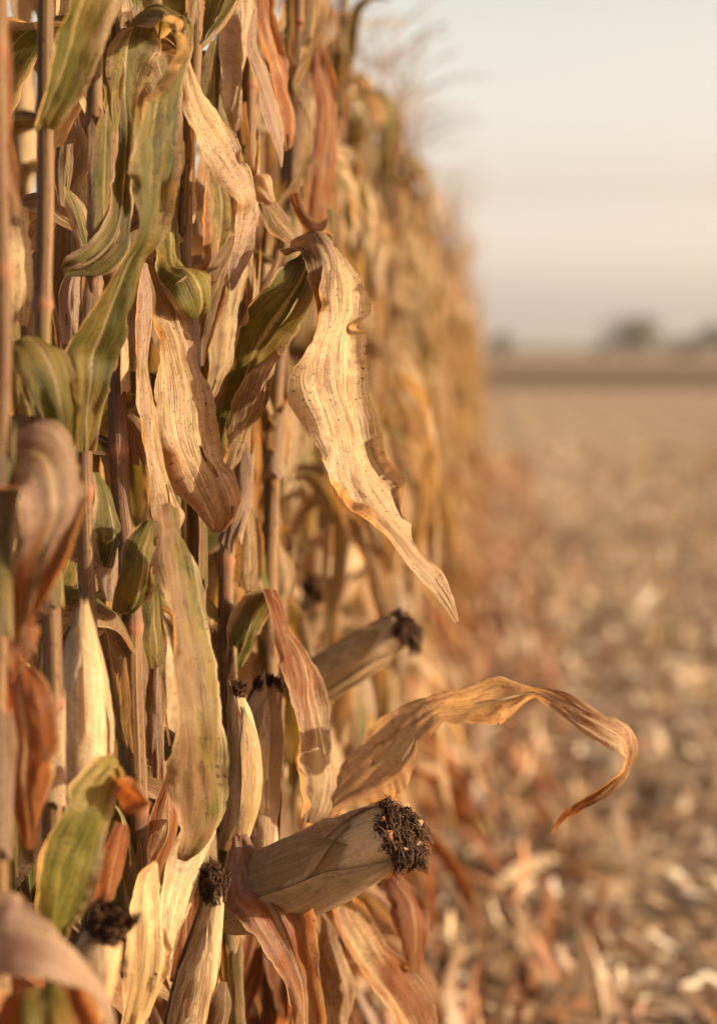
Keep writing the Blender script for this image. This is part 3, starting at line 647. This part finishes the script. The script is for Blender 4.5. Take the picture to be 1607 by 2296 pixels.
F.leaf(2.46, [(575, 460, 605, 440), (590, 520, 640, 480, 0, 1), (625, 545, 668, 520, 0, 1), (662, 566, 674, 560)], rust=.0, grey=.1, cup=.15)
F.leaf(2.46, [(560, 400, 575, 392), (562, 430, 600, 400, 0, 1), (590, 455, 612, 432), (606, 460, 616, 452)], rust=.2, cup=.4)
F.leaf(2.5, [(668, 430, 650, 436), (690, 480, 660, 470), (712, 500, 690, 520), (735, 490, 720, 520)], rust=.45, cup=.25)
F.leaf(2.46, [(514, 1498, 545, 1495, 2), (512, 1420, 580, 1436, 0, 2), (530, 1362, 598, 1385, 0, 2), (562, 1328, 612, 1345, 0, 1), (590, 1318, 622, 1330, 0)],
       [dict(rust=(.7, .0), green=0, grey=(0, .25), cup=.12), (590, 1320, 620, 1326, -1, 1), (603, 1360, 636, 1352, -2, 2), (616, 1420, 646, 1398, -3, 2), (636, 1490, 686, 1470, -4, 3), (642, 1570, 715, 1560, -4, 4), (648, 1660, 738, 1650, -4, 4), (655, 1740, 748, 1740, -3, 4), (662, 1800, 742, 1805, -2, 2), (672, 1840, 715, 1842, -1)],
       green=.5, rust=.2, cup=.10, fold=.04, ruffle=.03, crumple=.004, label='arched leaf with a green root and pale streaked end')
F.leaf(2.52, [(545, 1110, 560, 1105), (525, 1180, 575, 1190, 0, 1), (528, 1260, 582, 1280, 0, 1), (540, 1320, 575, 1330)], rust=.1, green=.1, cup=.15)
F.ear((470, 2040, 2.40), (902, 1850, 2.24), .035, seed=45, nhusk=7, silk=1600, silk_len=.040, silk_dir=(.25, -.1, -1.0), tone=(.18, .08, .05), pr=[(0, .55), (.12, .85), (.3, 1.0), (.55, 1.0), (.8, .92), (.93, .80), (1.0, .70)], lip=.0, spread=.1, label='large husked ear ending in dark brown silk', silk_r=.0006)
F.leaf(2.32, [(514, 1880, 556, 1868, 2), (506, 1935, 580, 1915, 0, 1), (504, 1990, 606, 1960, -1, 1), (508, 2035, 668, 1985, -2, 1), (540, 2080, 694, 2035, -3, 1), (588, 2135, 698, 2095, -3, 1), (622, 2185, 704, 2155, -2, 1), (644, 2235, 710, 2215, -2, 1), (646, 2330, 712, 2330, -1, 2), (650, 2420, 690, 2420)],
       rust=(.5, .42), grey=(.40, .0), cup=.03, fold=.0, ruffle=.03, label='wilted mauve and rust leaf drooping under the large ear')
F.ear((520, 1900, 2.38), (528, 1548, 2.36), .0165, seed=52, nhusk=5, silk=300, silk_len=.018, tone=(0, .25, .0), pr=[(0, .8), (.3, 1.0), (.7, .9), (.9, .6), (1, .3)], lip=.06, spread=.4, label='slender ochre ear standing upright')
F.ear((588, 1900, 2.45), (602, 1535, 2.43), .0215, seed=57, nhusk=6, silk=380, silk_len=.018, tone=(0, .05, .4), pr=[(0, .8), (.3, 1.0), (.7, .95), (.9, .75), (1, .55)], lip=.08, spread=.8, label='grey ear with ragged open husk tips')
ear5 = F.ear((395, 2420, 2.24), (484, 2005, 2.20), .0205, seed=61, nhusk=6, silk=620, silk_len=.045, silk_dir=(-.1, 0, 1), tone=(0, .14, .05), pr=[(0, .85), (.3, 1.0), (.6, .9), (.85, .6), (1, .38)], lip=.0, spread=.1, label='upright ear with a black silk tuft')
F.leaf(2.18, [(440, 1816, 488, 1810, 2), (408, 1862, 486, 1846, 0, 2), (372, 1930, 458, 1925, 0, 2), (352, 2010, 424, 2010, 0, 2), (350, 2090, 396, 2085, 0, 1), (368, 2150, 384, 2150, 1)], rust=.12, grey=.2, cup=.2, name='husk_leaf', mat=M_HUSK, parent=ear5, crumple=.003)
F.leaf(2.12, [(342, 1928, 350, 1926, 1), (298, 1965, 358, 1985, 0, 1), (280, 2040, 372, 2070, -1, 2), (276, 2140, 372, 2150, -1, 2), (268, 2230, 350, 2230, 0, 2), (255, 2340, 315, 2330, 1)], rust=.14, cup=.22, name='husk_leaf', mat=M_HUSK, parent=ear5)
F.leaf(2.25, [(395, 1980, 440, 1985), (385, 2090, 430, 2090, 0, 1), (380, 2200, 410, 2200)], rust=.6, cup=.2)
F.leaf(2.22, [(492, 2200, 505, 2200), (470, 2250, 512, 2250, 0, 1), (462, 2330, 508, 2330)], rust=.2, cup=.35)

# G
G_ = Hero('corn plant with a pinkish stalk and a leaf arching far out over the stubble', [(662, 300, 2.76), (640, 600, 2.76), (622, 860, 2.75), (604, 1240, 2.74), (610, 1900, 2.72)], seed=35, r=.0105, off=.03)
G_.leaf(2.46, [(690, 1840, 720, 1860, 8), (738, 1760, 772, 1812, 4, 1), (778, 1692, 848, 1782, 2, 2), (840, 1626, 912, 1742, 0, 2), (900, 1582, 950, 1668, -2, 2), (968, 1550, 994, 1626, -4, 1), (1040, 1528, 1050, 1622, -6, 2), (1104, 1503, 1112, 1610, -8, 3), (1160, 1520, 1158, 1578, -9, 2), (1200, 1534, 1192, 1562, -10, 1), (1256, 1548, 1242, 1594, -11, -1), (1332, 1586, 1310, 1644, -12, -2), (1396, 1612, 1376, 1686, -12, -3), (1420, 1656, 1388, 1704, -11, -3), (1412, 1712, 1386, 1720, -10, -3), (1376, 1772, 1356, 1752, -9, -2), (1310, 1814, 1302, 1790, -8, -2), (1268, 1836, 1258, 1824, -6, -1), (1240, 1872, 1236, 1868, -5)],
        rust=(-.05, .5), grey=(.5, 0), seed=0.1446, cup=.04, fold=.0, ruffle=.035, maxn=260, label='long dry leaf arching outward and curling back at the tip')
G_.leaf(2.58, [(740, 1985, 775, 1980, 0), (738, 2060, 806, 2050, 0, 2), (770, 2140, 858, 2118, -1, 3), (815, 2215, 915, 2190, -2, 3), (865, 2280, 960, 2270, -2, 3), (900, 2360, 990, 2360, -1)], rust=.38, cup=-.10, fold=-.14, ruffle=.03, label='rusty leaf with a bright midrib near the photo border')
G_.leaf(2.6, [(716, 2045, 722, 2040), (704, 2120, 752, 2105, 0, 2), (708, 2210, 776, 2200, 0, 3), (725, 2310, 785, 2310, 0, 2)], rust=.0, cup=.2, crumple=.005, ruffle=.06)
G_.leaf(2.7, [(860, 1970, 900, 1965), (880, 2050, 945, 2040, 0, 2), (900, 2130, 950, 2130, 0, 1), (905, 2190, 930, 2200)], rust=.75, cup=.2)
G_.leaf(2.72, [(703, -60, 742, -60), (702, 20, 734, 20, 0, 1), (696, 80, 718, 84), (682, 130, 696, 128, 0), (662, 160, 676, 168, 0, 1), (656, 195, 672, 196), (668, 235, 684, 225), (686, 280, 698, 276), (684, 330, 700, 335), (655, 400, 668, 410), (620, 455, 628, 462), (592, 505, 597, 508)], green=.2, rust=.2, cup=.2, label='thin twisted ribbon leaf curling back on itself')
G_.leaf(2.86, [(700, 110, 722, 115), (690, 180, 742, 170, 0, 1), (700, 260, 748, 250, 0, 2), (694, 350, 746, 350, 0, 2), (684, 450, 736, 460, 0, 1), (690, 540, 715, 540)], rust=.5, cup=.2)
G_.leaf(2.8, [(735, 470, 745, 465), (738, 510, 752, 500), (735, 540, 748, 545)], green=.7, cup=.2)
G_.leaf(2.8, [(640, -60, 690, -60), (622, 20, 660, 20, 0, 2), (606, 80, 625, 75), (602, 110, 610, 112)], rust=.0, cup=.1, green=.1)
G_.leaf(2.78, [(640, 870, 670, 860), (632, 960, 672, 950, 0, 2), (628, 1040, 660, 1040, 0, 2), (630, 1100, 645, 1110)], green=.2, rust=.05, cup=.15)
G_.leaf(2.8, [(600, 1200, 625, 1195), (605, 1290, 655, 1280, 0, 1), (612, 1370, 652, 1370), (620, 1430, 640, 1430)], rust=.15, cup=.2)
G_.leaf(2.6, [(620, 560, 640, 556), (590, 640, 622, 620), (560, 700, 590, 690), (556, 760, 575, 760)], rust=.4, green=.15, cup=.2)
G_.leaf(2.7, [(560, 2060, 600, 2050), (520, 2160, 590, 2150, 0, 1), (490, 2260, 560, 2260, 0, 1), (480, 2350, 530, 2350)], rust=.5, cup=.15)
G_.leaf(2.7, [(590, 2120, 610, 2115), (596, 2200, 640, 2190, 0, 1), (620, 2280, 650, 2290)], rust=.55, green=.15, cup=.2)
G_.ear((660, 1560, 2.9), (905, 1400, 2.86), .026, seed=71, nhusk=6, silk=420, silk_len=.05, silk_dir=(.1, 0, -1.2), tone=(0, .05, .0), lip=.02, spread=.2, label='slanting grey brown ear with hanging black silk', silk_r=.0008)


# ------------------------------------------------------------------ the rest of the row
GROUP_ROW = 'corn plants in the receding rows'
def copy_tree(o, parent=None):
    c = o.copy(); col.objects.link(c); c.parent = parent
    for ch in list(o.children): copy_tree(ch, c)
    return c
LBL_NEAR = 'dry corn plant standing out of focus close behind the sharp plants of the row'
LBL_FAR = 'blurred corn plant far down the same receding row of dry corn'
LBL_BACK = 'blurred corn plant in the second row seen through gaps between the sharp plants'
protos = []
for k in range(6):
    protos.append(gen_plant(100+k*7, (0, 0, 0), H=1.83+0.08*(k % 3), nleaf=24, ears=1, az_bias=0.0))
def place(proto, loc, rz, sc, label, group):
    o = copy_tree(proto); o.location = loc; o.rotation_euler = (0, 0, rz); o.scale = (1, 1, sc)
    return tag(o, label, 'corn plant', group)
rr = random.Random(5)
y = 2.78; i = 0
while y < 8.6:
    place(protos[i % 6], (-0.32+rr.gauss(0, .025), y, 0), rr.choice([0, 0.5, -0.5, 3.14, 2.6, 1.0]), rr.uniform(.95, 1.06), LBL_NEAR, 'out of focus corn plants close behind the sharp ones')
    y += rr.uniform(.15, .20); i += 1
# a few more right behind the sharp plants, filling the row
for (x, yy) in ((-0.52, 2.25), (-0.45, 2.5), (-0.47, 2.72), (-0.55, 2.95), (-0.60, 2.62), (-0.43, 3.1), (-0.58, 3.35), (-0.66, 3.0)):
    place(protos[i % 6], (x, yy, 0), rr.uniform(0, 6.28), 1.0, LBL_BACK, 'corn plants of the second row'); i += 1
y = 4.3
while y < 16:
    place(protos[i % 6], (-1.06+rr.gauss(0, .04), y, 0), rr.uniform(0, 6.28), rr.uniform(.9, 1.0), LBL_BACK, 'corn plants of the second row'); y += rr.uniform(.3, .42); i += 1
for p in protos:
    for ch in list(p.children):
        for g in list(ch.children): bpy.data.objects.remove(g)
        bpy.data.objects.remove(ch)
    bpy.data.objects.remove(p)
fars = []
for k in range(7):
    am, mats, fm = gen_plant(300+k*11, (0, 0, 0), H=1.83+0.08*(k % 3), parts=False, nleaf=20, ears=1, cheap=True, az_bias=0.0)
    fars.append(am.build('corn_plant', None, mats=mats, fm=fm))
n = 0
while y < 0 or n == 0:
    n = 1; y = 8.7
nf = 0
while y < 60 and nf < 190:
    src = fars[nf % 7]
    o = src if nf < 7 else src.copy()
    if nf >= 7: col.objects.link(o)
    o.location = (-0.31+rr.gauss(0, .03), y, 0); o.rotation_euler = (0, 0, rr.uniform(-.7, .7)+rr.choice([0, 3.14])); o.scale = (1, 1, rr.uniform(.86, 1.04))
    tag(o, LBL_FAR, 'corn plant', 'corn plants far down the row'); nf += 1
    y += rr.uniform(.16, .22)*(1 if y < 25 else 1.7)

# ------------------------------------------------------------------ ground
def sheet(name, xs, ys, z, mat, zf=None):
    mb = MB(); mb.grid([[Vector((x, y, z+(zf(x, y) if zf else 0))) for x in xs] for y in ys], [[(x, y) for x in xs] for y in ys], [[(0, 0, 0, 0)]*len(xs) for y in ys])
    return tag(mb.build(name, mat), kind='structure')
def ground_material(name, straw, soil, dense, rows=True):
    t = NT(name); g = t.n('NewGeometry'); sp = t.n('SeparateXYZ'); t.l(g.outputs['Position'], sp.inputs[0])
    vec = g.outputs['Position']
    a = t.noise(vec, 26.0, 5.0, 0.65); b = t.noise(vec, 4.0, 4.0, 0.6); c_ = t.noise(vec, 0.35, 3.0, 0.55)
    if rows:
        ln = t.math('MULTIPLY', t.math('SINE', t.math('ADD', t.math('MULTIPLY', sp.outputs[0], 8.38), t.math('MULTIPLY', b, 2.0))), 0.05)
        f = t.math('ADD', t.math('ADD', t.math('MULTIPLY', a, 0.75), t.math('MULTIPLY', b, 0.4)), t.math('ADD', t.math('MULTIPLY', c_, 0.3), ln))
    else: f = t.math('ADD', t.math('ADD', t.math('MULTIPLY', a, 0.75), t.math('MULTIPLY', b, 0.4)), t.math('MULTIPLY', c_, 0.3))
    f = t.ss(f, 0.72-dense, 0.92-dense)
    col_ = t.mix(f, soil, straw)
    bp = t.n('Bump'); bp.inputs['Strength'].default_value = 0.6; bp.inputs['Distance'].default_value = 0.02; t.l(t.math('ADD', a, b), bp.inputs['Height'])
    bs = t.n('BsdfPrincipled'); bs.inputs['Roughness'].default_value = 0.95; bs.inputs['Specular IOR Level'].default_value = 0.1
    t.l(col_, bs.inputs['Base Color']); t.l(bp.outputs[0], bs.inputs['Normal']); t.l(bs.outputs[0], t.out.inputs['Surface'])
    return t.m
def bumpy(x, y): return 0.02*mn.noise(Vector((x*2.2, y*2.2, 0)))+0.012*mn.noise(Vector((x*6, y*6, 3)))
M_SOIL = ground_material('soil_and_straw', (0.40, 0.285, 0.18), (0.22, 0.155, 0.105), 0.08)
NEARX, NEARY = np.linspace(-4, 6, 90), np.linspace(0, 30, 230)
fade = lambda x, y: 0.03*0 + bumpy(x, y)*max(0, min(1, (30-y)/4, (y)/1, (6-x)/1, (x+4)/1))
sheet('stubble_ground', NEARX, NEARY, 0.03, M_SOIL, fade)
sheet('ground', [-3000, -4, 6, 3000], [-60, 0, 30, 86, 4000], 0.0, M_SOIL)
sheet('ploughed_strip', [-400, 600], [86, 192], 0.03, ground_material('dark_plough', (0.155, 0.107, 0.066), (0.11, 0.075, 0.046), 0.0, False))
sheet('far_field', [-1200, 1800], [192, 900], 0.05, ground_material('far_stubble', (0.27, 0.18, 0.12), (0.20, 0.135, 0.085), 0.05, False))
def hz(x, y):
    f = (y-700)/800
    return 9*math.sin(max(0, min(1, f))*math.pi)*(0.45+0.5*mn.noise(Vector((x/260, 0, 2.2))))*1.0
sheet('hills', np.linspace(-1500, 2000, 120), np.linspace(700, 1500, 14), -0.3, plain_material('hill_wood', (0.10, 0.085, 0.06), (0.15, 0.12, 0.085), 0.03), hz)

# ------------------------------------------------------------------ litter: straw, leaf scraps and husks, past counting
def litter_material():
    t = NT('straw_litter'); at = t.n('Attribute', attribute_name='leafdata'); sc = t.n('SeparateColor'); t.l(at.outputs['Color'], sc.inputs[0])
    uv = t.n('UVMap'); sp = t.n('SeparateXYZ'); t.l(uv.outputs[0], sp.inputs[0])
    f = t.noise(t.comb(t.math('MULTIPLY', sp.outputs[0], 9.0), t.math('MULTIPLY', sp.outputs[1], 2.0), t.math('MULTIPLY', at.outputs['Alpha'], 80.0)), 1, 2.0)
    c = t.mix(t.math('MULTIPLY', t.ss(f, 0.3, 0.7), 0.5), at.outputs['Color'], t.mix(1.0, at.outputs['Color'], (0.62, 0.55, 0.48), 'MULTIPLY'))
    b = t.n('BsdfPrincipled'); b.inputs['Roughness'].default_value = 0.6; t.l(c, b.inputs['Base Color'])
    tr = t.n('BsdfTranslucent'); t.l(c, tr.inputs['Color']); ms = t.n('MixShader'); ms.inputs[0].default_value = 0.2
    t.l(b.outputs[0], ms.inputs[1]); t.l(tr.outputs[0], ms.inputs[2]); t.l(ms.outputs[0], t.out.inputs['Surface'])
    return t.m
M_LIT = litter_material()
def litter(name, N, ys, xf, size, label, pal, wts, up=0.35, seg=3, seed=1):
    g = np.random.default_rng(seed)
    y = ys[0]+(ys[1]-ys[0])*g.random(N)**1.35
    lo, hi = xf(y); x = lo+(hi-lo)*g.random(N)
    L = size[0]*np.exp(g.normal(0, .5, N)); W = np.clip(size[1]*np.exp(g.normal(0, .45, N)), .003, .05)
    az = g.uniform(0, 2*np.pi, N); el = g.normal(0, up, N); roll = g.normal(0, .55, N); curl = g.normal(0, .9, N)
    gz = np.array([fade(float(a), float(b)) for a, b in zip(x, y)])+0.034
    ci = g.choice(len(pal), N, p=np.array(wts)/sum(wts)); colr = np.array(pal)[ci]*np.exp(g.normal(0, .18, N))[:, None]
    V = np.zeros((N, (seg+1)*2, 3), dtype=np.float32)
    px, py, pz = x.copy(), y.copy(), gz+np.abs(np.sin(el))*L*0.35+g.random(N)*0.012
    px -= np.cos(az)*L/2; py -= np.sin(az)*L/2
    e = el.copy(); pz -= 0
    for s in range(seg+1):
        f = s/seg; wf = (1-0.55*abs(2*f-1)**2)
        wx, wy, wz = -np.sin(az)*np.cos(roll), np.cos(az)*np.cos(roll), np.sin(roll)
        hw = W*wf/2
        for k, sg in ((0, -1), (1, 1)):
            V[:, s*2+k, 0] = px+wx*hw*sg; V[:, s*2+k, 1] = py+wy*hw*sg; V[:, s*2+k, 2] = np.maximum(gz-0.01, pz+wz*hw*sg)
        d = L/seg
        px = px+np.cos(az)*np.cos(e)*d; py = py+np.sin(az)*np.cos(e)*d; pz = pz+np.sin(e)*d
        e = e+curl/seg; az = az+curl*0.3/seg
    nv = (seg+1)*2; base = (np.arange(N)*nv)[:, None]
    q = []
    for s in range(seg): q.append(np.stack([base[:, 0]+s*2, base[:, 0]+s*2+1, base[:, 0]+s*2+3, base[:, 0]+s*2+2], 1))
    F = np.stack(q, 1).reshape(-1, 4)
    me = bpy.data.meshes.new(name); me.vertices.add(N*nv); me.vertices.foreach_set('co', V.ravel())
    me.loops.add(F.size); me.loops.foreach_set('vertex_index', F.ravel().astype(np.int32))
    me.polygons.add(len(F)); me.polygons.foreach_set('loop_start', np.arange(0, F.size, 4, dtype=np.int32))
    me.polygons.foreach_set('use_smooth', np.ones(len(F), dtype=bool))
    me.update(calc_edges=True)
    ca = me.color_attributes.new('leafdata', 'FLOAT_COLOR', 'POINT')
    D = np.concatenate([np.repeat(colr, nv, 0), np.repeat(g.random(N), nv)[:, None]], 1).astype(np.float32); ca.data.foreach_set('color', D.ravel())
    UV = np.tile(np.array([(k, s/seg) for s in range(seg+1) for k in (0, 1)], dtype=np.float32), (N, 1))
    ul = me.uv_layers.new(name='UVMap'); ul.data.foreach_set('uv', UV[F.ravel()].ravel())
    me.materials.append(M_LIT)
    o = bpy.data.objects.new(name, me); col.objects.link(o)
    return tag(o, label, 'litter', kind='stuff')
PAL = [(.66, .56, .42), (.46, .335, .205), (.35, .245, .155), (.25, .18, .125), (.33, .16, .08), (.40, .34, .09), (.54, .48, .40)]
litter('straw_litter', 15000, (2.6, 12), lambda y: (-1.2+0*y, 1.0+0.11*y), (.07, .021), 'pale straw, husk scraps and leaf bits strewn over the harvested field', PAL, [1.5, 3, 3, 3, 1.2, .15, 1.3], seed=2)
litter('straw_litter', 15000, (11, 32), lambda y: (-1.2+0*y, 1.2+0.12*y), (.075, .022), 'sparser blurred straw scattered across the middle of the harvested field', PAL, [1.0, 3, 3, 2, 1, .1, .9], seed=3)
litter('fallen_leaves', 9500, (2.4, 26), lambda y: (-0.75+0*y, 0.22+0.008*y), (.11, .022), 'rusty fallen corn leaves heaped along the foot of the row',
       [(.33, .155, .07), (.28, .13, .065), (.42, .29, .17), (.52, .41, .27), (.26, .165, .10)], [3, 2.2, 2.2, 1.3, 1.6], up=.45, seg=5, seed=4)

# ------------------------------------------------------------------ trees on the horizon
M_BARK = plain_material('bark', (0.07, 0.05, 0.035), (0.12, 0.09, 0.06), 3)
M_CROWN = plain_material('tree_foliage', (0.03, 0.032, 0.018), (0.07, 0.058, 0.03), 0.8)
def tree(px, base, W, H, trunk_h, label, seed, n=1700):
    rn = random.Random(seed); root = empty('tree', base)
    tb = MB(); tube(tb, [Vector((0, 0, -0.2)), Vector((0.1, 0, trunk_h)), Vector((0, 0.1, H*0.7))], [W*0.035, W*0.028, W*0.01], 8)
    lobes = []
    for k in range(13):
        a = rn.uniform(0, 6.28); q = math.sqrt(rn.random())*0.34*W
        c = Vector((math.cos(a)*q, math.sin(a)*q, trunk_h+(H-trunk_h)*rn.uniform(.25, .72))); lobes.append((c, W*rn.uniform(.14, .24)))
        tube(tb, [Vector((0, 0, trunk_h*0.9)), c*0.5+Vector((0, 0, trunk_h*.55)), c], [W*.015, W*.01, W*.003], 5)
    tb.build('trunk', M_BARK, root)
    cb = MB()
    for k in range(n):
        c, r = rn.choice(lobes); d = Vector((rn.gauss(0, 1), rn.gauss(0, 1), rn.gauss(0, 1)*.8)).normalized()*r*rn.uniform(.55, 1.08)
        p = c+d
        if p.z < trunk_h*0.4: continue
        s = W*rn.uniform(.015, .035); a = Vector((rn.gauss(0, 1), rn.gauss(0, 1), rn.gauss(0, 1))).normalized(); b = a.orthogonal().normalized()
        m = len(cb.v)
        for q in (p-a*s, p+b*s*.6, p+a*s, p-b*s*.6): cb.v.append(tuple(q)); cb.uv.append((0, 0)); cb.d.append((0, 0, 0, 0))
        cb.f.append((m, m+1, m+2, m+3))
    cb.build('crown', M_CROWN, root)
    return tag(root, label, 'tree', 'trees along the far field edge')
def G(px, d):
    q = P(px, 790, d); return Vector((q.x, q.y, 0.06))
tree(0, G(1410, 480), 14.5, 8.6, 1.0, 'broad rounded dark tree, tallest on the hazy skyline', 1)
tree(0, G(1630, 470), 12, 7.6, 1.0, 'dark tree on the skyline cut off by the photo border', 2)
tree(0, G(1126, 280), 3.4, 4.2, .4, 'small lone bush on the field just past the end of the corn row', 3, 2200)
tree(0, G(1345, 520), 7, 3.2, .5, 'low hedge-like bush hugging the taller rounded tree on its sunless side', 4, 900)
tree(0, G(1535, 500), 13, 3.4, .5, 'low long bush between the two dark skyline trees', 5, 1200)

# ------------------------------------------------------------------ haze
def haze():
    mb = MB(); x0, x1, y0, y1, z0, z1 = -1600, 2100, -80, 1700, -1.3, 17
    vs = [(x, y, z) for x in (x0, x1) for y in (y0, y1) for z in (z0, z1)]
    mb.v = vs; mb.uv = [(0, 0)]*8; mb.d = [(0, 0, 0, 0)]*8
    mb.f = [(0, 1, 3, 2), (4, 6, 7, 5), (0, 4, 5, 1), (2, 3, 7, 6), (0, 2, 6, 4), (1, 5, 7, 3)]
    t = NT('haze_air'); pv = t.n('VolumePrincipled'); pv.inputs['Color'].default_value = (0.92, 0.88, 0.85, 1); pv.inputs['Density'].default_value = HAZE
    pv.inputs['Anisotropy'].default_value = 0.2
    t.l(pv.outputs[0], t.out.inputs['Volume'])
    return tag(mb.build('haze', t.m), 'thin evening haze over the field', kind='stuff')
HAZE = 0.0002
haze()

# ------------------------------------------------------------------ light
SUN_EL, SUN_AZ = 17.0, -6.0      # azimuth from +X towards -Y (slightly behind the camera, to its right)
az = R(SUN_AZ); el = R(SUN_EL)
sd = Vector((math.cos(az)*math.cos(el), math.sin(az)*math.cos(el), math.sin(el)))
ld = bpy.data.lights.new('sun', 'SUN'); lo = bpy.data.objects.new('sun', ld); col.objects.link(lo)
ld.energy = 5.0; ld.angle = R(0.6); ld.color = (1.0, 0.82, 0.55)
lo.rotation_euler = sd.to_track_quat('Z', 'Y').to_euler()
w = bpy.data.worlds.new('World'); scene.world = w; w.use_nodes = True
nt = w.node_tree; nt.nodes.clear()
out = nt.nodes.new('ShaderNodeOutputWorld'); bg = nt.nodes.new('ShaderNodeBackground'); sky = nt.nodes.new('ShaderNodeTexSky')
sky.sky_type = 'NISHITA'; sky.sun_disc = False; sky.sun_elevation = el
sky.sun_rotation = math.atan2(sd.x, sd.y)
sky.altitude = 100; sky.air_density = 1.0; sky.dust_density = 4.0; sky.ozone_density = 1.0
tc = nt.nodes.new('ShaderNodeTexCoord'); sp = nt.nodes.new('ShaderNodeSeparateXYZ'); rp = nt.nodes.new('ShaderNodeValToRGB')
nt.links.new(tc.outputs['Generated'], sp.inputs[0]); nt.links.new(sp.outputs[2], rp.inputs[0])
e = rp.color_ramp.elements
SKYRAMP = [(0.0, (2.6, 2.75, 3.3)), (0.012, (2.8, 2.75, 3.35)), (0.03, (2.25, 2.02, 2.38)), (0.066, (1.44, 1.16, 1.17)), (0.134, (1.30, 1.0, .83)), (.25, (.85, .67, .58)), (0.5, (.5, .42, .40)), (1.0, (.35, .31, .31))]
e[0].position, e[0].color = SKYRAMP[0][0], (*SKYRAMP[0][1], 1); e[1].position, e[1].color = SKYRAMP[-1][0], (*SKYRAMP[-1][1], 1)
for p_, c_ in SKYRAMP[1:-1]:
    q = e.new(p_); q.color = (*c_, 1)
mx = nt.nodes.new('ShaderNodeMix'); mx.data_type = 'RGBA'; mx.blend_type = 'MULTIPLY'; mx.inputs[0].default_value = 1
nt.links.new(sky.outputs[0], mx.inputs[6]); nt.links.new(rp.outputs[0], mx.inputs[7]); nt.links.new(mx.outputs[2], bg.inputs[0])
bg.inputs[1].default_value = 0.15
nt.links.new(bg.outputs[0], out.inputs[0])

vs_ = scene.view_settings; scene.display_settings.display_device = 'sRGB'
vs_.view_transform = 'Standard'; vs_.look = 'None'; vs_.exposure = 1.15; vs_.gamma = 1.0; vs_.use_curve_mapping = False
scene.render.engine = 'CYCLES'
cy = scene.cycles; cy.use_denoising = True; cy.max_bounces = 7; cy.diffuse_bounces = 3; cy.glossy_bounces = 2; cy.transmission_bounces = 4; cy.transparent_max_bounces = 6
cy.volume_bounces = 0; cy.sample_clamp_indirect = 6.0; cy.use_adaptive_sampling = True; cy.adaptive_threshold = 0.012
try: cy.denoiser = 'OPENIMAGEDENOISE'; cy.denoising_prefilter = 'ACCURATE'
except Exception: pass
